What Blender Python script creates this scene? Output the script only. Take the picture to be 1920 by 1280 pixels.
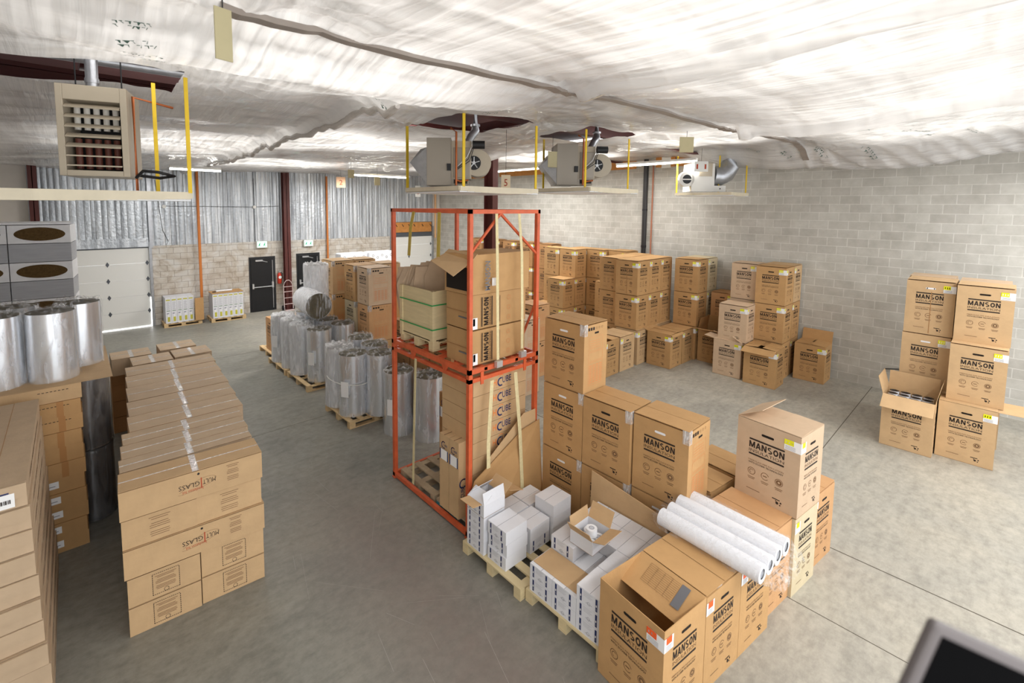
import bpy, math, random
from mathutils import Vector, Matrix, noise
random.seed(7)
for o in list(bpy.data.objects): bpy.data.objects.remove(o)
SC = bpy.context.scene
COL = SC.collection
PI = math.pi

# ------------------------------------------------------------------ camera
cd = bpy.data.cameras.new('camera'); cam = bpy.data.objects.new('camera', cd); COL.objects.link(cam); SC.camera = cam
YAW, PIT, ROL = .7292, .0833, .0085
fw = Vector((math.sin(YAW)*math.cos(PIT), math.cos(YAW)*math.cos(PIT), -math.sin(PIT)))
rt = Vector((math.cos(YAW), -math.sin(YAW), 0)); up = rt.cross(fw)
r2 = rt*math.cos(ROL)+up*math.sin(ROL); u2 = -rt*math.sin(ROL)+up*math.cos(ROL)
cam.matrix_world = Matrix.Translation((0, 0, 4.2)) @ Matrix((r2, u2, -fw)).transposed().to_4x4()
cd.sensor_width = 36; cd.lens = 876.58/1920*36
cd.shift_x = (960-915.13)/1920; cd.shift_y = -(640-459.99)/1920
cd.clip_start = .05; cd.clip_end = 100
cd.dof.use_dof = True; cd.dof.focus_distance = 7.0; cd.dof.aperture_fstop = 2.2

# ------------------------------------------------------------------ world, exposure
W = bpy.data.worlds.new('world'); SC.world = W; W.use_nodes = True
bg = W.node_tree.nodes['Background']; bg.inputs[0].default_value = (.96, .98, 1, 1); bg.inputs[1].default_value = 1.5
SC.view_settings.view_transform = 'Standard'; SC.view_settings.look = 'None'
SC.view_settings.gamma = 1; SC.view_settings.use_curve_mapping = False; SC.view_settings.exposure = 0.72

def area(name, loc, sx, sy, power, rot=(0, 0, 0), col=(1, .985, .96)):
    l = bpy.data.lights.new(name, 'AREA'); l.shape = 'RECTANGLE'; l.size = sx; l.size_y = sy; l.energy = power; l.color = col
    o = bpy.data.objects.new(name, l); COL.objects.link(o); o.location = loc; o.rotation_euler = rot; return o
# unseen fill lights added under the ceiling film, outside the camera's view
for n, (x, y, p) in enumerate([(-.2, -1.6, 70), (4.6, -1.8, 75), (9.2, -1.8, 80), (12.2, -1.5, 50)]):
    area('ceiling_fill', (x, y, 5.05), .25, 2.4, p, (0, 0, PI/2))

# unseen fill lights added above the translucent film to make it glow
for x, y, p in ((1.2, 1.2, 95), (4.0, 1.0, 105), (7.5, 1.0, 90), (11, 1.2, 95), (1.5, 4.0, 115), (9.5, 4.0, 110), (4.5, 9, 170), (10.5, 9, 200), (1.5, 11, 120), (5, 15, 150), (11, 15, 150)):
    area('film_glow_fill', (x, y, 5.98), 3.2, 2.6, p*.47, (0, 0, 0))

# ------------------------------------------------------------------ colour and materials
def lin(c):
    return tuple((v/255/12.92 if v/255 <= .04045 else ((v/255+.055)/1.055)**2.4) for v in c)+(1,)
MATS = {}
def mat(name, rgb, rough=.6, metal=0, spec=.4, var=0, nscale=8, bump=0, bscale=40, objvar=0, stretch=None, emit=None, estr=0, coat=0):
    if name in MATS: return MATS[name]
    m = bpy.data.materials.new(name); m.use_nodes = True; nt = m.node_tree; N = nt.nodes; K = nt.links
    b = N['Principled BSDF']; b.inputs['Base Color'].default_value = lin(rgb); b.inputs['Roughness'].default_value = rough
    b.inputs['Metallic'].default_value = metal; b.inputs['Specular IOR Level'].default_value = spec
    b.inputs['Coat Weight'].default_value = coat
    tc = N.new('ShaderNodeTexCoord'); vec = tc.outputs['Object']
    if stretch:
        mp = N.new('ShaderNodeMapping'); mp.inputs['Scale'].default_value = stretch; K.new(vec, mp.inputs[0]); vec = mp.outputs[0]
    src = None
    if var:
        n = N.new('ShaderNodeTexNoise'); n.inputs['Scale'].default_value = nscale; n.inputs['Detail'].default_value = 4; K.new(vec, n.inputs['Vector'])
        r = N.new('ShaderNodeMapRange'); r.inputs['From Min'].default_value = .3; r.inputs['From Max'].default_value = .7
        r.inputs['To Min'].default_value = 1-var; r.inputs['To Max'].default_value = 1+var; K.new(n.outputs[0], r.inputs['Value']); src = r.outputs[0]
    if objvar:
        oi = N.new('ShaderNodeObjectInfo'); r = N.new('ShaderNodeMapRange'); r.inputs['To Min'].default_value = 1-objvar; r.inputs['To Max'].default_value = 1+objvar
        K.new(oi.outputs['Random'], r.inputs['Value'])
        if src:
            mu = N.new('ShaderNodeMath'); mu.operation = 'MULTIPLY'; K.new(src, mu.inputs[0]); K.new(r.outputs[0], mu.inputs[1]); src = mu.outputs[0]
        else: src = r.outputs[0]
    if src:
        vm = N.new('ShaderNodeVectorMath'); vm.operation = 'SCALE'; vm.inputs[0].default_value = lin(rgb)[:3]; K.new(src, vm.inputs['Scale']); K.new(vm.outputs[0], b.inputs['Base Color'])
    if bump:
        n = N.new('ShaderNodeTexNoise'); n.inputs['Scale'].default_value = bscale; n.inputs['Detail'].default_value = 3; K.new(vec, n.inputs['Vector'])
        bp = N.new('ShaderNodeBump'); bp.inputs['Strength'].default_value = bump; bp.inputs['Distance'].default_value = .02; K.new(n.outputs[0], bp.inputs['Height']); K.new(bp.outputs[0], b.inputs['Normal'])
    if emit:
        b.inputs['Emission Color'].default_value = lin(emit); b.inputs['Emission Strength'].default_value = estr
    MATS[name] = m; return m

def card(name, rgb, var=.05, ov=.05): return mat(name, rgb, .72, spec=.25, var=var, nscale=6, bump=.12, bscale=25, objvar=ov)
BROWN = card('cardboard_golden', (186, 147, 100)); PALE = card('cardboard_pinkish', (196, 170, 142)); TAN = card('cardboard_orange', (196, 152, 108))
BEIGE = card('cardboard_beige', (205, 190, 158)); KRAFT = card('cardboard_kraft', (196, 164, 124)); LONG = card('cardboard_long', (192, 168, 140), .06, .04)
DARKC = card('cardboard_brown', (168, 126, 84)); WHITEC = card('white_carton', (222, 223, 228), .015, .015)
INK = mat('black_ink', (42, 32, 26), .7); INKS = mat('soft_ink', (118, 88, 60), .7); INKO = mat('orange_print', (204, 128, 78), .7); GREYI = mat('grey_ink', (108, 108, 112), .7)
NAVY = mat('navy_ink', (34, 48, 96), .6); SOFTG = mat('soft_grey_ink', (150, 152, 160), .7); REDI = mat('red_ink', (176, 70, 40), .6)
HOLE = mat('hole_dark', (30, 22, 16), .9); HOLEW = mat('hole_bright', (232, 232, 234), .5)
STW = mat('sticker_white', (240, 240, 240), .5); STY = mat('sticker_yellow', (226, 224, 20), .5); STO = mat('sticker_orange', (240, 96, 40), .5); STB = mat('sticker_blue', (90, 170, 214), .5)
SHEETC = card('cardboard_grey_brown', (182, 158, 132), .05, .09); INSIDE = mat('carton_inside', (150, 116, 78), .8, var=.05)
WOOD = mat('pallet_wood', (206, 178, 134), .75, var=.12, nscale=6, stretch=(2, 2, 14), objvar=.06, bump=.2)
WOODG = mat('pallet_wood_grey', (166, 148, 122), .8, var=.14, nscale=6, bump=.2); WOODY = mat('pine_ply', (214, 196, 154), .7, var=.07, nscale=3, stretch=(1, 1, 8))
BLUE = mat('blue_paint', (70, 138, 150), .7, var=.1)
RACK = mat('orange_red_paint', (204, 94, 56), .45, var=.12, nscale=9, bump=.1); MAROON = mat('maroon_steel', (88, 42, 38), .5, var=.1, nscale=5)
YSTRAP = mat('yellow_strap', (226, 190, 40), .55, var=.05); BSTRAP = mat('beige_webbing', (214, 200, 156), .8, var=.08, nscale=30); OSTRAP = mat('olive_webbing', (186, 162, 78), .8, var=.08, nscale=30)
FOIL = mat('foil_facing', (232, 235, 240), .24, metal=.75, var=.03, nscale=5, bump=.14, bscale=7, stretch=(1, 1, .3)); WOOL = mat('mineral_wool', (84, 66, 40), .95, spec=.1, var=.2, nscale=30, bump=.6, bscale=60)
WOOLG = mat('wool_end', (80, 72, 50), .7, var=.3, nscale=10, bump=.5, bscale=20)
WHITEP = mat('white_wrap', (232, 234, 238), .35, var=.03, bump=.4, bscale=12)
HEAT = mat('heater_beige', (176, 164, 144), .4, spec=.5, var=.03); HEATG = mat('heater_grey', (146, 138, 126), .35, metal=.3); HEATW = mat('heater_pale', (222, 220, 214), .45)
BLACK = mat('black_plastic', (26, 26, 28), .5); COPPER = mat('copper_pipe', (186, 106, 62), .4, metal=.5, var=.1); GALV = mat('galvanised_steel', (176, 178, 182), .35, metal=.8, var=.1, nscale=10, bump=.1)
TUBE = mat('tube_bundle_brown', (110, 62, 50), .5); TUBEW = mat('tube_bundle_white', (226, 222, 214), .4)
PANM = mat('pan_cream', (216, 206, 182), .5, var=.05); KHAKI = mat('khaki_board', (184, 174, 138), .8, var=.03)
DOORK = mat('door_black', (24, 25, 28), .4, var=.1); STEEL = mat('brushed_steel', (205, 206, 208), .3, metal=.6); WPAINT = mat('white_paint', (232, 232, 228), .5)
ORPIPE = mat('orange_pipe', (206, 124, 60), .5); OSB = mat('plywood_orange', (200, 138, 74), .8, var=.1, nscale=7)
LAMP = mat('lamp_tube', (255, 255, 255), emit=(255, 252, 244), estr=7)
GREENS = mat('green_strap', (40, 160, 84), .5)

def glassy(name, alpha, tint, rough=.22, bscale=10, bstr=.8, vary=.26):
    m = bpy.data.materials.new(name); m.use_nodes = True; nt = m.node_tree; N = nt.nodes; K = nt.links; N.clear()
    o = N.new('ShaderNodeOutputMaterial'); mx = N.new('ShaderNodeMixShader'); t = N.new('ShaderNodeBsdfTransparent'); p = N.new('ShaderNodeBsdfPrincipled')
    p.inputs['Base Color'].default_value = lin(tint); p.inputs['Roughness'].default_value = rough; p.inputs['Specular IOR Level'].default_value = .8
    tc = N.new('ShaderNodeTexCoord'); n = N.new('ShaderNodeTexNoise'); n.inputs['Scale'].default_value = bscale; n.inputs['Detail'].default_value = 5; n.inputs['Distortion'].default_value = 1.2
    mp = N.new('ShaderNodeMapping'); mp.inputs['Scale'].default_value = (1, 1, .22); K.new(tc.outputs['Object'], mp.inputs[0]); K.new(mp.outputs[0], n.inputs['Vector'])
    b = N.new('ShaderNodeBump'); b.inputs['Strength'].default_value = bstr; b.inputs['Distance'].default_value = .04; K.new(n.outputs[0], b.inputs['Height']); K.new(b.outputs[0], p.inputs['Normal'])
    r = N.new('ShaderNodeMapRange'); r.inputs['From Min'].default_value = .46; r.inputs['From Max'].default_value = .64; r.inputs['To Min'].default_value = max(alpha-.1, .02); r.inputs['To Max'].default_value = min(alpha+vary, 1); K.new(n.outputs[0], r.inputs['Value'])
    K.new(r.outputs[0], mx.inputs[0]); K.new(t.outputs[0], mx.inputs[1]); K.new(p.outputs[0], mx.inputs[2]); K.new(mx.outputs[0], o.inputs[0]); return m
WRAP = glassy('clear_plastic', .14, (240, 241, 244)); BAG = glassy('bag_plastic', .1, (236, 238, 240), .15, 26, .5, .12); WRAPM = glassy('milky_plastic', .45, (244, 245, 248)); DWRAP = glassy('dark_plastic', .6, (62, 60, 60), .2, 12, .9); TAPEW = glassy('glossy_tape', .6, (246, 246, 246), .12, 22, .3); TAPE = glassy('clear_tape', .35, (240, 240, 240), .15, 30, .4)

# ------------------------------------------------------------------ mesh builder
TXT = {}
def text_mesh(s, bold):
    k = (s, bold)
    if k not in TXT:
        c = bpy.data.curves.new('t', 'FONT'); c.body = s; c.offset = bold; c.resolution_u = 2
        o = bpy.data.objects.new('t', c); COL.objects.link(o); bpy.context.view_layer.update()
        me = bpy.data.meshes.new_from_object(o.evaluated_get(bpy.context.evaluated_depsgraph_get()))
        vs = [(v.co.x, v.co.y) for v in me.vertices]; fs = [tuple(p.vertices) for p in me.polygons]
        x0 = min(v[0] for v in vs); x1 = max(v[0] for v in vs); y0 = min(v[1] for v in vs); y1 = max(v[1] for v in vs)
        TXT[k] = ([((x-x0)/(x1-x0), (y-y0)/(y1-y0)) for x, y in vs], fs)
        bpy.data.objects.remove(o); bpy.data.meshes.remove(me); bpy.data.curves.remove(c)
    return TXT[k]

class MB:
    def __init__(s): s.v = []; s.f = []; s.m = []; s.ms = []; s.sm = []
    def mi(s, m):
        if m not in s.ms: s.ms.append(m)
        return s.ms.index(m)
    def add(s, vs, fs, m, smooth=False, M=None):
        b = len(s.v); s.v += [tuple(M @ Vector(v)) if M else tuple(v) for v in vs]; i = s.mi(m)
        for f in fs: s.f.append(tuple(b+k for k in f)); s.m.append(i); s.sm.append(smooth)
        return s
    def box(s, x0, y0, z0, x1, y1, z1, m, M=None):
        vs = [(x, y, z) for z in (z0, z1) for y in (y0, y1) for x in (x0, x1)]
        return s.add(vs, [(0, 2, 3, 1), (4, 5, 7, 6), (0, 1, 5, 4), (2, 6, 7, 3), (0, 4, 6, 2), (1, 3, 7, 5)], m, False, M)
    def quad(s, a, b, c, d, m, M=None): return s.add([a, b, c, d], [(0, 1, 2, 3)], m, False, M)
    def tube(s, pts, r, m, n=10, cap=True, M=None):
        pts = [Vector(p) for p in pts]; vs = []; fs = []
        for i, p in enumerate(pts):
            d = (pts[min(i+1, len(pts)-1)]-pts[max(i-1, 0)]).normalized()
            a = d.orthogonal().normalized() if abs(d.z) < .99 else Vector((1, 0, 0))
            if abs(d.z) < .99: a = Vector((0, 0, 1)).cross(d).normalized()
            b = d.cross(a); rr = r[i] if isinstance(r, (list, tuple)) else r
            for k in range(n):
                t = 2*PI*k/n; vs.append(p+(a*math.cos(t)+b*math.sin(t))*rr)
        for i in range(len(pts)-1):
            for k in range(n):
                fs.append((i*n+k, i*n+(k+1) % n, (i+1)*n+(k+1) % n, (i+1)*n+k))
        s.add(vs, fs, m, True, M)
        if cap:
            s.add(vs[:n], [tuple(reversed(range(n)))], m, False, M); s.add(vs[-n:], [tuple(range(n))], m, False, M)
        return s
    def ring(s, c, r0, r1, ux, uy, m, n=16, a0=0, a1=2*PI, off=None):
        vs = []; fs = []; full = abs(a1-a0-2*PI) < 1e-6; c = Vector(c); ux = Vector(ux); uy = Vector(uy)
        cnt = n if full else n+1
        for k in range(cnt):
            t = a0+(a1-a0)*k/n
            for r in (r0, r1): vs.append(c+ux*math.cos(t)*r+uy*math.sin(t)*r)
        for k in range(n):
            a = k*2; b = ((k+1) % cnt)*2; fs.append((a, a+1, b+1, b))
        return s.add(vs, fs, m)
    def disc(s, c, r, ux, uy, m, n=12, ry=None):
        c = Vector(c); ux = Vector(ux); uy = Vector(uy); ry = ry or r
        return s.add([c+ux*math.cos(2*PI*k/n)*r+uy*math.sin(2*PI*k/n)*ry for k in range(n)], [tuple(range(n))], m)
    def text(s, t, P, u0, v0, u1, v1, m, bold=0):   # P maps (u right, v up) in metres on a face to 3D
        vs, fs = text_mesh(t, bold); return s.add([P(u0+(u1-u0)*x, v0+(v1-v0)*y) for x, y in vs], fs, m)
    def rect(s, P, u0, v0, u1, v1, m): return s.add([P(u0, v0), P(u1, v0), P(u1, v1), P(u0, v1)], [(0, 1, 2, 3)], m)
    def build(s, name, parent=None, bevel=0):
        me = bpy.data.meshes.new(name); me.from_pydata(s.v, [], s.f)
        for m in s.ms: me.materials.append(m)
        me.polygons.foreach_set('material_index', s.m); me.polygons.foreach_set('use_smooth', s.sm); me.update()
        o = bpy.data.objects.new(name, me); COL.objects.link(o)
        if parent: o.parent = parent
        if bevel:
            b = o.modifiers.new('bevel', 'BEVEL'); b.width = bevel; b.segments = 2; b.limit_method = 'ANGLE'; b.angle_limit = 1.0
        return o

def root(name, loc=(0, 0, 0), rz=0, label='', cat='', group=None):
    o = bpy.data.objects.new(name, None); COL.objects.link(o); o.empty_display_size = .1; o.location = loc; o.rotation_euler = (0, 0, rz); return tag(o, label, cat, group)
def tag(o, label, cat, group=None, kind=None):
    if label: o['label'] = label
    if cat: o['category'] = cat
    if group: o['group'] = group
    if kind: o['kind'] = kind
    return o
def struct(o): o['kind'] = 'structure'; return o
KIDS = {}
def kids(o):
    return [c for c in COL.objects if c.parent == o]
def dup(r, loc, rz, label, group=None):
    c = r.copy(); COL.objects.link(c); c.location = loc; c.rotation_euler = (0, 0, rz); c['label'] = label
    if group: c['group'] = group
    if r.name not in KIDS: KIDS[r.name] = kids(r)
    for ch in KIDS[r.name]:
        d = ch.copy(); COL.objects.link(d); d.parent = c
        for g in kids(ch) if ch.get('has_sub') else []:
            e = g.copy(); COL.objects.link(e); e.parent = d
    return c
def face_nx(x, W, e=.0015): return lambda u, v: (x-e, W-u, v)       # face looking to -X, u runs to the viewer's right
def face_ny(y, e=.0015): return lambda u, v: (u, y-e, v)            # face looking to -Y

def bold_word(b, P, word, u0, v0, u1, v1, m):
    """heavy block capitals drawn from strokes"""
    n = len(word); adv = {'M': 1.2}; tot = sum(adv.get(c, 1) for c in word)+.16*(n-1); k = (u1-u0)/tot; u = u0; H = v1-v0
    def st(a, c, w): # slanted stroke between (x,y) normalised, horizontal width w
        b.add([Q(a[0], a[1]), Q(a[0]+w, a[1]), Q(c[0]+w, c[1]), Q(c[0], c[1])], [(0, 1, 2, 3)], m)
    for c in word:
        W_ = adv.get(c, 1)*k; Q = lambda x, y, u=u, W_=W_: P(u+x*W_, v0+y*H); t = .27/adv.get(c, 1)
        if c == 'M': st((0, 0), (0, 1), t*.95); st((1-t*.95, 0), (1-t*.95, 1), t*.95); st((.5-t/2, 0.05), (0.02, 1), t*1.05); st((.5-t/2, .05), (.98-t*1.05, 1), t*1.05)
        elif c == 'A': st((-.02, 0), (.5-t*.55, 1), t); st((1.02-t, 0), (.5-t*.45, 1), t); b.add([Q(.22, .2), Q(.78, .2), Q(.72, .4), Q(.28, .4)], [(0, 1, 2, 3)], m)
        elif c == 'N': st((0, 0), (0, 1), t); st((1-t, 0), (1-t, 1), t); st((1-t*1.15, 0), (.0, 1), t*1.15)
        elif c in 'OS':
            segs = [(0, 360, .5, .5, .5, .5)] if c == 'O' else [(50, 270, .5, .73, .46, .27), (-130, 90, .5, .27, .48, .27)]
            for a0, a1, cx, cy, rx, ry in segs:
                N_ = 18 if c == 'O' else 11; tx, ty = (t, .24) if c == 'O' else (t*.95, .19)
                V = []
                for q in range(N_+1):
                    a = math.radians(a0+(a1-a0)*q/N_); V += [Q(cx+rx*math.cos(a), cy+ry*math.sin(a)), Q(cx+(rx-tx)*math.cos(a), cy+(ry-ty)*math.sin(a))]
                b.add(V, [(2*q, 2*q+1, 2*q+3, 2*q+2) for q in range(N_)], m)
        u += W_+.16*k
# ------------------------------------------------------------------ printed insulation cartons
def icon(mb, P, u, v, r, k, m=INKS):
    c = Vector(P(u, v)); ux = (Vector(P(u+1, v))-c); uy = (Vector(P(u, v+1))-c)
    mb.ring(c, r*.86, r, ux, uy, m, 14, 0 if k != 1 else .3, 2*PI if k != 1 else 5.6)
    if k == 0: mb.ring(c, r*.42, r*.56, ux, uy, m, 10, .6, 4.6)
    if k == 1: mb.rect(P, u-r*.5, v-r*.12, u+r*.5, v+r*.12, m)
    if k == 2: mb.ring(c, r*.3, r*.7, ux, uy, m, 12)
def print_brand(mb, P, w, h, ink=INK, hole=HOLE, detail=True):
    a, b = w*.21, w*.77
    mb.rect(P, a, h*.755, b, h*.776, ink); mb.rect(P, a, h*.565, b, h*.586, ink)
    bold_word(mb, P, 'MANSON', a, h*.657, b, h*.738, ink); mb.text('INSULATION', P, a, h*.602, b, h*.640, INKS if w < .6 else ink)
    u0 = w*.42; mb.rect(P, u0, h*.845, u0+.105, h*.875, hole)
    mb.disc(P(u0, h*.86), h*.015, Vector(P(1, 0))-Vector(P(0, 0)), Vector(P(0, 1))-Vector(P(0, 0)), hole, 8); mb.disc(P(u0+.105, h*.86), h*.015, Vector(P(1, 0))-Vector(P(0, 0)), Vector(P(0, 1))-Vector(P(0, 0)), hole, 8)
    mb.text('FIBERGLASS PIPE INSULATION', P, a, h*.484, b, h*.503, INKS); mb.text('WITH ECOSE® TECHNOLOGY', P, a, h*.452, b, h*.474, ink, .01)
    for k in range(3):
        u = w*(.27+.22*k); icon(mb, P, u, h*.35, .042 if w > .6 else .036, k)
        for q in range(2): mb.rect(P, u-.04+q*.008, h*.268-q*.016, u+.04-q*.008, h*.275-q*.016, INKS)
    mb.rect(P, w*.2, h*.112, w*.42, h*.119, INKS)
    mb.rect(P, w*.62, h*.125, w*.74, h*.137, ink)
    for du, dv, r in ((.70, .09, .016), (.755, .105, .010), (.745, .075, .008), (.68, .112, .007)):
        mb.disc(P(w*du, h*dv), r, Vector(P(1, 0))-Vector(P(0, 0)), Vector(P(0, 1))-Vector(P(0, 0)), ink, 8)
def print_table(mb, P, w, h):
    for k in range(3): mb.rect(P, w*(.16+.1*k), h*.905, w*(.235+.1*k), h*.95, INK)
    for k in range(3): icon(mb, P, w*(.52+.12*k), h*.928, .017, 0, INKS)
    mb.rect(P, w*.44, h*.845, w*.62, h*.872, HOLE)
    for v0, v1 in ((.6, .8), (.45, .58), (.1, .43)):
        for q in (v0, v1): mb.rect(P, w*.2, h*q, w*.8, h*q+.003, INKO)
        for u in (.2, .8): mb.rect(P, w*u, h*v0, w*u+.003, h*v1, INKO)
    for k in range(9):
        for c in range(4): mb.rect(P, w*(.23+.145*c), h*(.13+.031*k), w*(.34+.145*c), h*(.142+.031*k), INKO)
    for k in range(4): mb.rect(P, w*.25, h*(.64+.035*k), w*.72, h*(.645+.035*k), INKO)

def flap(parent, side, W, D, H, ang, ln, m, name='top_flap', u0=0, u1=1):
    """cardboard flap hinged on a top edge; ang 0 = straight out, 180 = folded shut, -60 = hanging"""
    mb = MB(); t = .005; a = math.radians(ang)
    if side in '-x+x':
        sx = -1 if side == '-x' else 1; x = 0 if side == '-x' else D
        mb.box(0, W*u0+.003, 0, ln, W*u1-.003, t, m); M = Matrix.Translation((x, 0, H)) @ Matrix.Scale(sx, 4, (1, 0, 0)) @ Matrix.Rotation(-a, 4, 'Y')
    else:
        sy = -1 if side == '-y' else 1; y = 0 if side == '-y' else W
        mb.box(D*u0+.003, 0, 0, D*u1-.003, ln, t, m); M = Matrix.Translation((0, y, H)) @ Matrix.Scale(sy, 4, (0, 1, 0)) @ Matrix.Rotation(a, 4, 'X')
    if ang > 150:
        mb.v = [(x, y, z-t*2) for x, y, z in mb.v]
    mb.v = [tuple(M @ Vector(v)) for v in mb.v]
    return mb.build(name, parent)
def sticker(parent, W, D, H, hot=STY, wrap=True, front=True, w=.16):
    mb = MB(); P = face_nx(0, W, .003); Q = face_ny(0, .003); z0, z1 = H*.80, H*.93
    if front:
        mb.rect(P, W-w, z0, W+.002, z1, STW); P2 = face_nx(0, W, .0045); mb.rect(P2, W-w, z0+.06, W-w*.42, z1, hot)
        for k in range(3): mb.rect(P2, W-w+.015+k*.028, z0+.075, W-w+.025+k*.028, z1-.02, STW)
        for k in range(4): mb.rect(P2, W-w+.01, z0+.008+k*.012, W-.05, z0+.012+k*.012, SOFTG)
    if wrap:
        mb.rect(Q, -.002, z0, w*.75, z1, STW); Q2 = face_ny(0, .0045); mb.rect(Q2, w*.15, z0+.06, w*.6, z1, hot)
        for k in range(4): mb.rect(Q2, .02, z0+.008+k*.012, w*.6, z0+.012+k*.012, SOFTG)
    o = mb.build('shipping_label', parent); return o
PROTO = {}
def carton(kind, W, D, H, m, loc, rz, label, group, **k):
    """kind 'A': brand on both visible sides; 'B': brand on -X side and table on -Y side"""
    key = (kind, W, D, H, m.name, tuple(sorted((a, str(b)) for a, b in k.items())))
    if key in PROTO: return dup(PROTO[key], loc, rz, label, group)
    r = root('insulation_carton', loc, rz, label, 'carton', group)
    hole = HOLEW if k.get('bright') else HOLE
    b = MB(); opn = k.get('open')
    if opn:
        t = .006
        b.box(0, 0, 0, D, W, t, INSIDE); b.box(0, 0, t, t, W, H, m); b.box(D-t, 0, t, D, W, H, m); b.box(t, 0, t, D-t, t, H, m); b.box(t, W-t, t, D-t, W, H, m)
    else: b.box(0, 0, 0, D, W, H-.012, m)
    if k.get('printed', True):
        print_brand(b, face_nx(0, W), W, H, hole=hole)
        (print_brand if kind == 'A' else print_table)(b, face_ny(0), D, H)
    o = b.build('body', r)
    if opn:
        for side, ang, ln in opn:
            fo = flap(r, side, W, D, H, ang, ln, m)
            if ang > 200:
                a = math.radians(ang-180); fb = MB(); Pf = lambda u, v: (D-.004-v*math.cos(a), W-u, H+.019-v*math.sin(a))
                for q in range(11): fb.rect(Pf, W*.22, .05+.018*q, W*.68, .0525+.018*q, INKS)
                for q in range(4): fb.rect(Pf, W*(.22+.115*q), .05, W*(.22+.115*q)+.002, .232, INKS)
                fb.rect(Pf, W*.70, .04, W*.82, .25, GREYI); fb.build('flap_print', r)
    else:
        flap(r, '-x', W, D, H, 180, D/2-.004, m); flap(r, '+x', W, D, H, 180, D/2-.004, m)
        pb = MB(); z = H+.0015
        pb.quad((D*.12, W*.68, z), (D*.26, W*.68, z), (D*.26, W*.86, z), (D*.12, W*.86, z), GREYI) if kind == 'B' else None
        for q in range(5): pb.quad((D*.14+q*.03, W*.12, z), (D*.14+q*.03+.003, W*.12, z), (D*.14+q*.03+.003, W*.62, z), (D*.14+q*.03, W*.62, z), INKS)
        pb.build('top_print', r)
    if k.get('stk'):
        sticker(r, W, D, H, {'y': STY, 'o': STO, 'b': STB}[k['stk'][0]], 'w' in k['stk'], 'f' in k['stk'])
    if k.get('tape'):
        tb = MB(); tb.box(-.004, W*.0, H*.86, .07, .05, H+.004, TAPE); tb.box(-.006, -.006, H*.84, .06, .07, H+.006, TAPE); tb.build('corner_tape', r)
    if k.get('dent'):
        db = MB(); db.box(-.0035, W*.47, H*.02, .0, W*.485, H*.8, DARKC); db.build('front_tape', r)
    PROTO[key] = r; KIDS[r.name] = kids(r); return r

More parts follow.
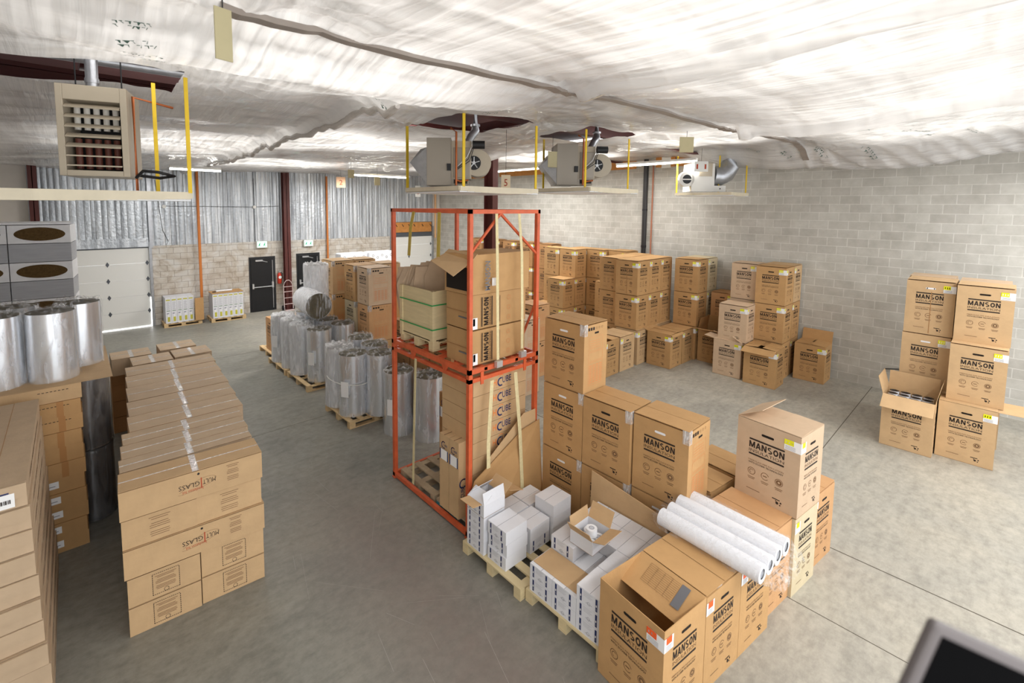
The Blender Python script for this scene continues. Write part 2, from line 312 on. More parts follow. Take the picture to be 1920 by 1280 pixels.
# ------------------------------------------------------------------ procedural surface materials
def nodes(name):
    m = bpy.data.materials.new(name); m.use_nodes = True; nt = m.node_tree; return m, nt.nodes, nt.links, nt.nodes['Principled BSDF']
def ramp(N, stops):
    r = N.new('ShaderNodeValToRGB'); e = r.color_ramp.elements
    while len(e) < len(stops): e.new(.5)
    for q, (p, c) in zip(e, stops): q.position = p; q.color = lin(c)
    return r
def floor_mat():
    m, N, K, b = nodes('concrete_floor'); g = N.new('ShaderNodeNewGeometry')
    n1 = N.new('ShaderNodeTexNoise'); n1.inputs['Scale'].default_value = .55; n1.inputs['Detail'].default_value = 6; n1.inputs['Roughness'].default_value = .6; n1.inputs['Distortion'].default_value = .8
    n2 = N.new('ShaderNodeTexNoise'); n2.inputs['Scale'].default_value = 9; n2.inputs['Detail'].default_value = 12; n2.inputs['Roughness'].default_value = .7
    n3 = N.new('ShaderNodeTexNoise'); n3.inputs['Scale'].default_value = 1.6; n3.inputs['Detail'].default_value = 9; n3.inputs['Roughness'].default_value = .75
    mp = N.new('ShaderNodeMapping'); mp.inputs['Scale'].default_value = (1.6, 5.2, 1); mp.inputs['Rotation'].default_value = (0, 0, .9)
    K.new(g.outputs['Position'], n1.inputs['Vector']); K.new(g.outputs['Position'], n2.inputs['Vector']); K.new(g.outputs['Position'], mp.inputs[0]); K.new(mp.outputs[0], n3.inputs['Vector'])
    r1 = ramp(N, [(.3, (160, 157, 148)), (.5, (176, 172, 161)), (.7, (186, 180, 166))]); K.new(n1.outputs[0], r1.inputs[0])
    r2 = ramp(N, [(.3, (212, 212, 212)), (.55, (250, 250, 250)), (.75, (255, 255, 255))]); K.new(n3.outputs[0], r2.inputs[0])
    r3 = ramp(N, [(.36, (228, 228, 228)), (.6, (255, 255, 255))]); K.new(n2.outputs[0], r3.inputs[0])
    a = N.new('ShaderNodeMix'); a.data_type = 'RGBA'; a.blend_type = 'MULTIPLY'; a.inputs[0].default_value = .8; K.new(r1.outputs[0], a.inputs[6]); K.new(r2.outputs[0], a.inputs[7])
    c = N.new('ShaderNodeMix'); c.data_type = 'RGBA'; c.blend_type = 'MULTIPLY'; c.inputs[0].default_value = .9; K.new(a.outputs[2], c.inputs[6]); K.new(r3.outputs[0], c.inputs[7])
    # worn reddish brown traffic stain in the aisle between the rack and the long stack
    s = N.new('ShaderNodeSeparateXYZ'); K.new(g.outputs['Position'], s.inputs[0])
    ax = N.new('ShaderNodeMapRange'); ax.interpolation_type = 'SMOOTHSTEP'; ax.inputs['From Min'].default_value = 3.7; ax.inputs['From Max'].default_value = 2.6; K.new(s.outputs[0], ax.inputs[0])
    d = N.new('ShaderNodeMapRange'); d.interpolation_type = 'SMOOTHSTEP'; d.inputs['From Min'].default_value = 1.3; d.inputs['From Max'].default_value = 2.8; K.new(s.outputs[0], d.inputs[0])
    e = N.new('ShaderNodeMapRange'); e.interpolation_type = 'SMOOTHSTEP'; e.inputs['From Min'].default_value = 8; e.inputs['From Max'].default_value = 5; K.new(s.outputs[1], e.inputs[0])
    q = N.new('ShaderNodeMath'); q.operation = 'MULTIPLY'; K.new(ax.outputs[0], q.inputs[0]); K.new(d.outputs[0], q.inputs[1])
    q2 = N.new('ShaderNodeMath'); q2.operation = 'MULTIPLY'; K.new(q.outputs[0], q2.inputs[0]); K.new(e.outputs[0], q2.inputs[1])
    q3 = N.new('ShaderNodeMath'); q3.operation = 'MULTIPLY'; K.new(q2.outputs[0], q3.inputs[0]); K.new(n3.outputs[0], q3.inputs[1])
    f = N.new('ShaderNodeMix'); f.data_type = 'RGBA'; f.inputs[7].default_value = lin((134, 112, 106)); K.new(q3.outputs[0], f.inputs[0]); K.new(c.outputs[2], f.inputs[6])
    # the floor turns darker in the left aisle
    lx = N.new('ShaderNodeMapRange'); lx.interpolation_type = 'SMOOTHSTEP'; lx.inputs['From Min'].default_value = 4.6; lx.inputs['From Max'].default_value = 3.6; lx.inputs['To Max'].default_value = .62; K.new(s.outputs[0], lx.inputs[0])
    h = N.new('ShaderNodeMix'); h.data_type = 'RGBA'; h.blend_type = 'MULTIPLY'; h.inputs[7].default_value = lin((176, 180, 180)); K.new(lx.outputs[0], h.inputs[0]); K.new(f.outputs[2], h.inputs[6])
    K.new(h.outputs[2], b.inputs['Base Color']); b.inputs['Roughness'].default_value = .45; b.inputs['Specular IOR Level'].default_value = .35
    bp = N.new('ShaderNodeBump'); bp.inputs['Strength'].default_value = .08; K.new(n2.outputs[0], bp.inputs['Height']); K.new(bp.outputs[0], b.inputs['Normal']); return m
def block_mat(name, c1, c2, mortar, axis, stain=0, msize=.012):
    m, N, K, b = nodes(name); g = N.new('ShaderNodeNewGeometry'); s = N.new('ShaderNodeSeparateXYZ'); K.new(g.outputs['Position'], s.inputs[0])
    cb = N.new('ShaderNodeCombineXYZ'); K.new(s.outputs[1 if axis == 'y' else 0], cb.inputs[0]); K.new(s.outputs[2], cb.inputs[1])
    t = N.new('ShaderNodeTexBrick'); t.offset = .5; t.inputs['Scale'].default_value = 1; t.inputs['Brick Width'].default_value = .406; t.inputs['Row Height'].default_value = .206
    t.inputs['Mortar Size'].default_value = msize; t.inputs['Mortar Smooth'].default_value = .3; t.inputs['Bias'].default_value = 0
    t.inputs['Color1'].default_value = lin(c1); t.inputs['Color2'].default_value = lin(c2); t.inputs['Mortar'].default_value = lin(mortar); K.new(cb.outputs[0], t.inputs['Vector'])
    n = N.new('ShaderNodeTexNoise'); n.inputs['Scale'].default_value = 1.5 if stain else 3; n.inputs['Detail'].default_value = 8; n.inputs['Roughness'].default_value = .65; n.inputs['Distortion'].default_value = 1.5 if stain else 0; K.new(g.outputs['Position'], n.inputs['Vector'])
    r = ramp(N, [(.3, (206, 192, 176)), (.48, (242, 237, 230)), (.6, (255, 255, 255))] if stain else [(.3, (228, 228, 226)), (.7, (255, 255, 255))]); K.new(n.outputs[0], r.inputs[0])
    a = N.new('ShaderNodeMix'); a.data_type = 'RGBA'; a.blend_type = 'MULTIPLY'; a.inputs[0].default_value = 1; K.new(t.outputs[0], a.inputs[6]); K.new(r.outputs[0], a.inputs[7]); K.new(a.outputs[2], b.inputs['Base Color'])
    b.inputs['Roughness'].default_value = .85; b.inputs['Specular IOR Level'].default_value = .2
    n2 = N.new('ShaderNodeTexNoise'); n2.inputs['Scale'].default_value = 60; K.new(g.outputs['Position'], n2.inputs['Vector'])
    mx = N.new('ShaderNodeMath'); mx.operation = 'MULTIPLY_ADD'; mx.inputs[1].default_value = -1.5; K.new(t.outputs['Fac'], mx.inputs[0]); K.new(n2.outputs[0], mx.inputs[2])
    bp = N.new('ShaderNodeBump'); bp.inputs['Strength'].default_value = .25; bp.inputs['Distance'].default_value = .006; K.new(mx.outputs[0], bp.inputs['Height']); K.new(bp.outputs[0], b.inputs['Normal']); return m
def film_mat():
    m, N, K, b = nodes('poly_film'); g = N.new('ShaderNodeNewGeometry')
    b.inputs['Base Color'].default_value = lin((240, 239, 238)); b.inputs['Roughness'].default_value = .22; b.inputs['Coat Weight'].default_value = .3; b.inputs['Specular IOR Level'].default_value = .7
    def ns(sc, scale, rot, det=4):
        mp = N.new('ShaderNodeMapping'); mp.inputs['Scale'].default_value = scale; mp.inputs['Rotation'].default_value = (0, 0, rot); K.new(g.outputs['Position'], mp.inputs[0])
        n = N.new('ShaderNodeTexNoise'); n.inputs['Scale'].default_value = sc; n.inputs['Detail'].default_value = det; n.inputs['Distortion'].default_value = .5; K.new(mp.outputs[0], n.inputs['Vector']); return n
    a = ns(1.3, (.5, 3, 1), .2, 2); c = ns(2.2, (7, .35, 1), -.1, 3); d = ns(2.5, (1, 1, 1), 0, 5)
    s = N.new('ShaderNodeMath'); s.operation = 'ADD'; K.new(a.outputs[0], s.inputs[0]); K.new(c.outputs[0], s.inputs[1])
    t = N.new('ShaderNodeMath'); t.operation = 'MULTIPLY_ADD'; t.inputs[1].default_value = .5; K.new(d.outputs[0], t.inputs[0]); K.new(s.outputs[0], t.inputs[2])
    bp = N.new('ShaderNodeBump'); bp.inputs['Strength'].default_value = .5; bp.inputs['Distance'].default_value = .05; K.new(t.outputs[0], bp.inputs['Height']); K.new(bp.outputs[0], b.inputs['Normal'])
    tr = N.new('ShaderNodeBsdfTranslucent'); tr.inputs[0].default_value = lin((230, 228, 224)); mx = N.new('ShaderNodeMixShader'); mr = N.new('ShaderNodeMapRange'); mr.inputs['From Min'].default_value = .75; mr.inputs['From Max'].default_value = 1.25; mr.inputs['To Min'].default_value = .12; mr.inputs['To Max'].default_value = .46; K.new(s.outputs[0], mr.inputs['Value']); K.new(mr.outputs[0], mx.inputs[0])
    K.new(b.outputs[0], mx.inputs[1]); K.new(tr.outputs[0], mx.inputs[2]); K.new(mx.outputs[0], N['Material Output'].inputs[0]); return m
def foilwall_mat():
    m, N, K, b = nodes('foil_insulation'); g = N.new('ShaderNodeNewGeometry')
    mp = N.new('ShaderNodeMapping'); mp.inputs['Scale'].default_value = (3.4, 3, .22); K.new(g.outputs['Position'], mp.inputs[0])
    n = N.new('ShaderNodeTexNoise'); n.inputs['Scale'].default_value = 2.2; n.inputs['Detail'].default_value = 6; n.inputs['Roughness'].default_value = .65; K.new(mp.outputs[0], n.inputs['Vector'])
    n2 = N.new('ShaderNodeTexNoise'); n2.inputs['Scale'].default_value = 12; n2.inputs['Detail'].default_value = 4; K.new(g.outputs['Position'], n2.inputs['Vector'])
    r = ramp(N, [(.3, (142, 146, 152)), (.5, (190, 196, 202)), (.7, (232, 236, 240))]); K.new(n.outputs[0], r.inputs[0]); K.new(r.outputs[0], b.inputs['Base Color'])
    b.inputs['Metallic'].default_value = .45; b.inputs['Roughness'].default_value = .36
    bp = N.new('ShaderNodeBump'); bp.inputs['Strength'].default_value = .5; bp.inputs['Distance'].default_value = .03; K.new(n2.outputs[0], bp.inputs['Height']); K.new(bp.outputs[0], b.inputs['Normal']); return m

# ------------------------------------------------------------------ the setting
XW, YB = 14.06, 19.5
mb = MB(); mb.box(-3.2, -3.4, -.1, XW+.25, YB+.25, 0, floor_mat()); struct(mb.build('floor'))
JO = mat('saw_cut_joint', (92, 86, 76), .9)
for n, (x0, y0, x1, y1) in enumerate([(6.86, -3.3, 6.875, YB-.1), (5.606, -3.3, 5.616, 2.0), (6.9, 1.95, XW-.01, 1.962), (-3, 14.2, 6.8, 14.212), (-3, 8.9, 6.8, 8.908)]):
    mb = MB(); mb.box(x0, y0, 0, x1, y1, .0012, JO); struct(mb.build('trim_%d' % (n+1)))
RB = block_mat('grey_block', (203, 201, 194), (190, 187, 180), (216, 214, 208), 'y', 0, .009)
mb = MB(); mb.box(XW, -3.4, 0, XW+.2, YB+.2, 6.5, RB); struct(mb.build('wall_right'))
PB = block_mat('painted_block', (214, 211, 206), (204, 200, 194), (172, 166, 158), 'x', 1, .010)
WB = mat('white_block', (214, 208, 200), .8, var=.05, nscale=2)
# rear wall: block below, openings left for the doors
mb = MB()
for x0, x1, z0, z1 in [(1.98, 5.05, 0, 2.76), (5.05, 6.02, 2.16, 2.76), (6.02, 6.85, 0, 2.76), (6.85, 7.82, 2.2, 2.76), (7.82, 11.28, 0, 2.8), (13.64, XW, 0, 2.8)]:
    mb.box(x0, YB, z0, x1, YB+.2, z1, PB)
mb.box(-3.2, YB, 0, -.92, YB+.2, 6.3, WB); mb.box(13.64, YB-.02, 2.8, XW, YB+.2, 6.4, WB); mb.box(-.92, YB, 0, .02, YB+.2, 2.9, PB)
struct(mb.build('wall_rear'))
FW = foilwall_mat(); SEAM = mat('dark_seam', (96, 100, 106), .5, metal=.4)
mb = MB(); x = -.92
while x < 13.6:
    w = random.choice([.1, .14, .17, .2]); x2 = min(x+w, 13.64); n = 5; vs = []; z0 = 2.76 if x > 1.95 else 2.9
    if x > 11.25: z0 = 3.42
    for i in range(n+1):
        u = i/n; dy = .010*math.sin(PI*u)**.7
        vs += [(x+(x2-x)*u, YB-.005-dy, z0), (x+(x2-x)*u, YB-.005-dy+random.uniform(-.004, .004), 6.2)]
    mb.add(vs, [(2*i, 2*i+2, 2*i+3, 2*i+1) for i in range(n)], FW, True)
    if random.random() < .75: mb.box(x2-.004, YB-.012, z0, x2+.004, YB, 6.2, SEAM)
    x = x2
mb.box(-.92, YB+.01, 2.7, 13.64, YB+.2, 6.3, SEAM); struct(mb.build('wall_rear_insulation'))
mb = MB(); mb.box(-3.2, -3.4, 0, -3.0, YB+.2, 6.4, WB); struct(mb.build('wall_left'))
# loading doors: sectional, white
def sectional(name, x0, x1, h):
    mb = MB(); n = 5 if x0 < 1 else 5
    for k in range(n): mb.box(x0, YB+.03, h*k/n+.004, x1, YB+.09, h*(k+1)/n-.004, WPAINT)
    o = struct(mb.build(name)); hb = MB()
    xm = x0+(x1-x0)*.42
    for k in range(1, n):
        for x in (xm, x1-.06):
            z = h*k/n; hb.add([(x-.05, YB+.024, z), (x, YB+.02, z-.09), (x+.05, YB+.024, z), (x, YB+.02, z+.09)], [(0, 1, 2, 3)], SEAM)
    hb.build('door_hinges', o); return o
sectional('door_1', .02, 1.94, 2.74); sectional('door_2', 11.3, 13.6, 2.88)
fr = MB(); fr.box(1.94, YB-.06, 0, 2.02, YB+.05, 2.9, GALV); fr.box(1.96, YB-.1, 2.7, 2.06, YB-.04, 5.2, GALV); fr.box(11.2, YB-.06, 0, 11.29, YB+.03, 3.2, GALV); fr.box(13.6, YB-.06, 0, 13.68, YB+.03, 3.2, GALV); fr.box(0, YB-.03, 2.74, 1.94, YB+.03, 3.04, FW)
struct(fr.build('trim_6'))
sl = mat('daylight_gap', (255, 255, 255), emit=(255, 255, 255), estr=5); g_ = MB(); g_.box(.2, YB+.02, .002, 1.93, YB+.06, .022, sl); g_.box(1.925, YB+.02, .02, 1.94, YB+.05, 1.0, sl); g_.build('daylight_gap', bpy.data.objects['door_1'])
def exit_door(name, x0, z1, bar=True):
    mb = MB(); mb.box(x0, YB-.02, .01, x0+.97, YB+.12, z1, mat('door_frame_black', (36, 37, 40), .5)); o = struct(mb.build(name))
    d = MB(); d.box(x0+.06, YB-.045, .02, x0+.88, YB-.02, z1-.07, DOORK); d.build('door_leaf', o)
    d = MB(); d.tube([(x0+.1, YB-.1, .98), (x0+.82, YB-.1, .98)], .018, STEEL); d.box(x0+.08, YB-.13, .93, x0+.14, YB-.045, 1.12, STEEL); d.box(x0+.8, YB-.13, .93, x0+.86, YB-.045, 1.15, STEEL); d.build('push_bar', o)
    d = MB(); d.box(x0+.22, YB-.11, z1-.17, x0+.48, YB-.045, z1-.11, STEEL); d.tube([(x0+.4, YB-.09, z1-.14), (x0+.62, YB-.2, z1-.2)], .012, STEEL); d.build('door_closer', o)
    d = MB(); d.box(x0+.845, YB-.055, .1, x0+.86, YB-.045, z1-.15, STEEL); d.build('edge_strip', o)
exit_door('door_3', 5.05, 2.16); exit_door('door_4', 6.85, 2.2)
# roof deck and red joists seen through the openings in the film
mb = MB(); mb.box(-3.2, -3.4, 6.7, XW+.2, YB+.2, 6.8, mat('roof_deck', (70, 36, 34), .6)); struct(mb.build('ceiling_deck'))
mb = MB()
for y in (-1, 2.9, 5.9, 8.9, 12.9): mb.box(-3, y, 6.0, XW, y+.14, 6.06, MAROON); mb.box(-3, y+.06, 5.7, XW, y+.08, 6.06, MAROON); mb.box(-3, y, 5.68, XW, y+.14, 5.72, MAROON)
for x in (.2, 5.0, 7.9, 12.4): mb.box(x, -3, 6.1, x+.12, YB, 6.3, MAROON)
struct(mb.build('trim_7'))
mb = MB(); mb.tube([(-2.8, 6.3, 5.62), (3.2, 6.1, 5.62)], .05, GALV); mb.tube([(3, 6.0, 5.9), (9, 6.3, 5.9)], .05, GALV); struct(mb.build('trim_8'))
rs = random.Random(21); b = MB(); SC_ = mat('scuff_pale', (160, 157, 150), .6)
for k in range(46):
    x, y = rs.uniform(1.7, 3.4), rs.uniform(2.2, 9); a = rs.gauss(1.5, .5); l = rs.uniform(.15, .9); w = rs.uniform(.0007, .0016); dx, dy = math.cos(a)*l, math.sin(a)*l
    b.add([(x-w, y, .0008), (x+w, y, .0008), (x+dx+w, y+dy, .0008), (x+dx-w, y+dy, .0008)], [(0, 1, 2, 3)], SC_)
struct(b.build('trim_10'))
# columns
def column(x, y, w, z1, label, rz=0):
    mb = MB(); mb.box(-w/2, -w/2, 0, w/2, -w/2+.02, z1, MAROON); mb.box(-w/2, w/2-.02, 0, w/2, w/2, z1, MAROON); mb.box(-.01, -w/2, 0, .01, w/2, z1, MAROON)
    mb.box(-w/2-.04, -w/2-.04, 0, w/2+.04, w/2+.04, .02, MAROON)
    o = mb.build('steel_column'); o.location = (x, y, 0); o.rotation_euler = (0, 0, rz); tag(o, label, 'column', 'dark red steel columns'); return o
column(6.42, 19.28, .24, 5.5, 'dark red steel column on the rear wall between the two black doors')
column(-.78, 19.28, .2, 5.6, 'dark red steel column in the rear left corner behind the wool packs')
column(9.3, 10.3, .3, 5.7, 'thick dark red free-standing column rising behind the orange rack', .3)
# painted pipes and drain
def pipe(pts, r, m, name, label, cat='pipe'): o = MB().tube(pts, r, m, 12).build(name); return tag(o, label, cat)
pipe([(3.42, YB-.12, 5.4), (3.42, YB-.12, .6), (3.42, YB-.02, .5)], .045, ORPIPE, 'gas_pipe', 'orange painted pipe down the rear wall beside the white loading door')
pipe([(8.14, YB-.12, 5.4), (8.14, YB-.12, 1.9)], .04, ORPIPE, 'gas_pipe', 'orange painted pipe on the rear wall right of the second black door')
pipe([(13.75, YB-.1, 5.4), (13.75, YB-.1, 2.6)], .05, mat('peach_pipe', (222, 176, 130), .5), 'gas_pipe', 'pale peach pipe in the far corner by the second loading door')
o = MB().tube([(XW-.08, 8.0, 5.75), (XW-.08, 8.0, 0.0)], .075, mat('black_drain', (48, 46, 46), .4), 14).build('drain_pipe'); tag(o, 'black vertical drain pipe on the grey block wall', 'pipe')
d = MB().tube([(XW-.08, 8.0, 4.1), (XW-.08, 8.0, 4.16)], .083, BLACK, 14).tube([(XW-.08, 8.0, 2.9), (XW-.08, 8.0, 2.98)], .083, BLACK, 14).build('coupling'); d.parent = bpy.data.objects['drain_pipe']
mb = MB(); mb.box(XW-.05, 7.75, 0, XW-.03, 7.79, 5.7, mat('copper_line', (170, 110, 84), .5)); tag(mb.build('conduit'), 'thin copper-coloured line running down the block wall beside the black drain', 'pipe')
mb = MB()
for y0, y1 in ((5.4, 7.0), (7.05, 7.7), (8.4, 11.2), (11.4, 15), (15.3, 18.8)): mb.box(XW-.03, y0, 5.48, XW, y1, 5.85, OSB)
mb.box(XW-.035, 7.2, 5.45, XW-.01, 7.5, 5.9, WPAINT); struct(mb.build('trim_9'))
# OSB panels over the far loading door
for n, (x0, x1) in enumerate([(11.36, 12.3), (12.36, 13.55)]):
    mb = MB(); mb.box(x0, YB-.04, 2.92, x1, YB-.02, 3.4, OSB); o = mb.build('wall_board'); tag(o, ['orange plywood panel over the far loading door, left piece', 'orange plywood panel over the far loading door, right piece'][n], 'panel', 'plywood panels')
    b2 = MB()
    for k in range(3): xx = x0+.12+k*(x1-x0-.24)/2; b2.add([(xx, YB-.045, 3.3), (xx+.03, YB-.045, 3.32), (xx+.12, YB-.045, 3.2), (xx+.09, YB-.045, 3.18)], [(0, 1, 2, 3)], BLACK)
    b2.build('latch', o)
# exit signs, extinguisher
EX = mat('exit_green', (150, 226, 190), emit=(190, 250, 220), estr=.9); EXG = mat('exit_dark_green', (20, 140, 84), .5)
for x, z, l in ((5.52, 2.65, 'lit green and white exit sign over the left black door'), (7.33, 2.62, 'lit green and white exit sign over the right black door')):
    r = root('exit_sign', (x, YB-.09, z), 0, l, 'sign', 'exit signs'); MB().box(-.19, -.03, -.13, .19, .08, .13, WPAINT).build('housing', r)
    m_ = MB().box(-.17, -.035, -.11, .17, -.03, .11, EX); P = lambda u, v: (u, -.038, v)
    for s in (-1, 1):
        m_.disc(P(s*.09+.01, .05), .017, (1, 0, 0), (0, 0, 1), EXG, 8); m_.add([P(s*.09-.015, .03), P(s*.09+.02, .03), P(s*.09+.01, -.02), P(s*.09+.035, -.07), P(s*.09+.015, -.07), P(s*.09, -.03), P(s*.09-.03, -.07), P(s*.09-.045, -.06)], [(0, 1, 2, 5), (5, 2, 3, 4), (0, 5, 6, 7)], EXG)
    m_.build('sign_face', r)
r = root('fire_extinguisher', (6.14, YB-.1, 1.05), 0, 'small red fire extinguisher hanging beside the left black door', 'extinguisher')
MB().tube([(0, 0, 0), (0, 0, .03), (0, 0, .36), (0, 0, .42), (0, 0, .46)], [.06, .08, .08, .05, .02], mat('red_paint', (206, 60, 40), .35), 12).build('cylinder', r)
MB().box(-.03, -.06, .45, .03, .05, .5, STEEL).tube([(.03, 0, .47), (.11, -.02, .4), (.1, -.02, .2)], .012, BLACK).build('valve', r); MB().disc((0, -.083, .26), .06, (1, 0, 0), (0, 0, 1), WPAINT, 12).build('tag', r)
# clothesline-like cable with junction boxes on the foil wall
mb = MB().tube([(2.4, YB-.05, 4.12), (5.3, YB-.06, 4.1), (6.2, YB-.06, 4.14)], .008, BLACK, 6).tube([(2.2, YB-.05, 5.0), (2.35, YB-.05, 3.3), (2.5, YB-.05, 2.9), (2.45, YB-.05, 2.8)], .008, BLACK, 6).tube([(5.3, YB-.05, 5.2), (5.3, YB-.05, 2.8)], .008, BLACK, 6)
tag(mb.build('electric_cable'), 'thin dark cable looping across the silver insulation above the doors', 'cable')
for x in (2.42, 5.3):
    o = MB().tube([(x, YB-.1, 4.1), (x, YB-.04, 4.1)], .06, WPAINT, 12).build('junction_box'); tag(o, 'small round white junction box on the silver wall %s' % ('by the orange pipe' if x < 3 else 'above the left black door'), 'junction box')

# ------------------------------------------------------------------ draped ceiling film
HOLES = [(-2.4, 5.22, .86, 5.95), (4.03, 5.1, 5.56, 6.42), (6.75, 4.92, 8.2, 6.3)]
def sm(a, b, x):
    t = min(1, max(0, (x-a)/(b-a))); return t*t*(3-2*t)
ANCH = [(1.05, 5.3), (.9, 3.0), (4.0, 3.05), (4.0, 6.5), (5.6, 5.1), (6.6, 6.4), (8.25, 5.0), (2.75, 4.75), (8.4, 3.05), (12.6, 3.0), (2.8, 9), (8.6, 9.5), (5.5, 12), (11, 12), (2, 14.5), (6, 16)]
def zc(x, y):
    z = 5.33+.03*x-.006*max(0, y-6)
    n = noise.noise(Vector((x*.45, y*.45, 3)))*.07+noise.noise(Vector((x*1.6+y*.5, y*.7, 9)))*.02
    z += n
    dA = y-(3.12+.02*x); z -= .03*math.exp(-(dA/.05)**2)                        # joist along X
    if y > 3.1:
        z -= .20*math.exp(-((y-(3.95 if x < 4 else 4.0))/.42)**2)*sm(-1, .6, x)*(1-.75*sm(2.6, 5, x)) # billow beyond the joist
        c = x-(2.72+.02*(y-5)+.04*math.sin(y*1.3)); z -= .13*math.exp(-(c/.10)**2)*sm(3.9, 4.8, y)        # gathered seam
        c = x-(8.6+.05*math.sin(y)); z -= .10*math.exp(-(c/.12)**2)*sm(3.3, 4.2, y)
    else:
        c = x-(4.02+.06*(y-3)); z -= .11*math.exp(-(c/.05)**2); c = x-8.3; z -= .16*math.exp(-(c/.09)**2); c = x-1.6; z -= .03*math.exp(-(c/.1)**2)*sm(1.5, 3, y)
        z -= .10*math.sin(PI*min(1, max(0, (y-.0)/3.1)))
        f = x+.12*(y-3)*(x-3); w1 = f*5.5+noise.noise(Vector((x*.5, y*.25, 0)))*5; w2 = f*14+3*noise.noise(Vector((x*.8, y*.3, 5)))
        z += .035*(abs(math.sin(w1))-.6)+.014*(abs(math.sin(w2))-.6)*(.4+noise.noise(Vector((x*.7, y*.4, 8))))+.05*noise.noise(Vector((f*1.6, y*.2, 2)))
    if y > 4.3:
        z += sm(4.3, 5, y)*(.07*noise.noise(Vector((x*.55, y*.9, 12)))+.045*noise.noise(Vector((x*.7+y*.4, y*2.4, 20)))+.02*(abs(noise.noise(Vector((x*1.1, y*3.1, 30))))))
    if 3.2 < y < 4.6 and x < 5: z += .007*math.sin((y*1.0+x*.12)*24+4*noise.noise(Vector((x*.4, y*.8, 1))))*sm(3.2, 3.5, y)*sm(4.6, 4.2, y)
    z -= (.46-.12*sm(2, 0, y))*sm(12.7, 13.75, x)*sm(7.2, 4.6, y)+.10*math.sin(PI*min(1, max(0, (x-12.2)/1.8)))*sm(6, 4, y)
    for ax, ay in ANCH:
        dx, dy = x-ax, y-ay; d = math.hypot(dx, dy)
        if d < 1.3:
            t = math.atan2(dy, dx); z += (.012*math.sin(t*15+ax*3)+.006*math.sin(t*31+ay))*sm(1.3, .2, d)*sm(.02, .25, d) - .05*math.exp(-(d/.16)**2)
    z += noise.ridged_multi_fractal(Vector((x*.7, y*.6, 4)), 1, 2, 3, 1, 2)*.012*sm(2.5, 4.5, y)
    return z
mb = MB(); FM = film_mat()
xs = []; x = -3.0
while x < XW-.02: xs.append(x); x += .026 if 0 < x < 5.5 else (.04 if x < 9 else .07)
xs.append(XW-.01); ys = []; y = -3.3
while y < YB-.05: ys.append(y); y += .045 if y < 7.5 else .09
ys.append(YB-.04); vs = [(x, y, zc(x, y)) for y in ys for x in xs]; nx = len(xs); fs = []
def hole(x, y):
    for h in HOLES:
        if h[0] < x < h[2] and h[1] < y < h[3]:
            # openings are slit diagonally, the near right corner stays covered
            return True
    return False
for j in range(len(ys)-1):
    for i in range(nx-1):
        if not hole((xs[i]+xs[i+1])/2, (ys[j]+ys[j+1])/2): a = j*nx+i; fs.append((a, a+nx, a+nx+1, a+1))
mb.add(vs, fs, FM, True)
struct(mb.build('ceiling'))
# illegible green print marks on the film, following its surface
GP = mat('green_print', (84, 112, 102), .6); rs = random.Random(4); allp = MB()
def marks(cx, cy, ang, s):
    ca, sa = math.cos(ang), math.sin(ang)
    for row in range(2):
        for k in range(7):
            if rs.random() < .25: continue
            u0 = (k-3.5)*s*.75+rs.uniform(-.1, .1)*s; v0 = row*s*.9-s*.5; q = []
            for u, v in ((0, 0), (.12, 0), (.12+rs.uniform(-.4, .4), .6), (rs.uniform(-.4, .4), .6)):
                a, c = u0+u*s, v0+v*s; X, Y = cx+a*ca-c*sa, cy+a*sa+c*ca; q.append((X, Y, zc(X, Y)-.005))
            allp.add(q, [(0, 1, 2, 3)], GP)
            q = []
            for u, v in ((.1, .5), (.5, .5), (.5, .62), (.1, .62)):
                a, c = u0+u*s, v0+v*s; X, Y = cx+a*ca-c*sa, cy+a*sa+c*ca; q.append((X, Y, zc(X, Y)-.005))
            allp.add(q, [(0, 1, 2, 3)], GP)
for k in range(7): marks(.35+.03*k, 3.6+.19*k, 2.9, .045)
for k in range(4): marks(8.6+.75*k, 2.5-.42*k, 2.7, .10)
for x, y in ((2.6, 4.75), (2.9, 4.55), (3.4, 4.6), (4.2, 4.7), (12.6, 4.4), (12.9, 3.8), (13.0, 3.1), (13.0, 2.2), (12.2, 1.2), (12.4, .6)): marks(x, y, 2.8, .08 if x > 5 else .045)
allp.build('film_print', bpy.data.objects['ceiling'])
for x, y in ((-.2, -1.6), (4.6, -1.8), (9.2, -1.8), (12.2, -1.5)): MB().box(x-1.25, y-.15, 5.06, x+1.25, y+.15, 5.12, WPAINT).build('fill_housing', bpy.data.objects['ceiling'])  # housings added around the unseen fill lights
# added strips, seam and fold shade put into their colour, plus the gathered seam
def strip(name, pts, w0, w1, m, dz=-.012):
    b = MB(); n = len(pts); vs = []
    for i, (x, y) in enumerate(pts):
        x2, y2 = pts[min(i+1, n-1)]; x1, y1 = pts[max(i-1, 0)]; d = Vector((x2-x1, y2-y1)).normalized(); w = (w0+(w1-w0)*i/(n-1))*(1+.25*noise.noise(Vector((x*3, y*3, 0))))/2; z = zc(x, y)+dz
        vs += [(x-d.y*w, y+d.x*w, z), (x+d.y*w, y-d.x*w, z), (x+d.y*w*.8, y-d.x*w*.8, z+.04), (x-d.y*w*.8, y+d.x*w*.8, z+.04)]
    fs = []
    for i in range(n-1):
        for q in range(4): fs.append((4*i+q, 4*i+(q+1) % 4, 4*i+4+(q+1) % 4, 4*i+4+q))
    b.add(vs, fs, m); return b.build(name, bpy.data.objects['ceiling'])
TAUPE = mat('seam_shade_taupe', (150, 140, 132), .5, var=.1, nscale=4); CREAM = mat('fold_shade_cream', (206, 196, 180), .45, var=.05, nscale=4)
strip('film_shade_strip', [(.7+.1*k, 3.12+.02*(.7+.1*k)) for k in range(126)], .09, .13, TAUPE)
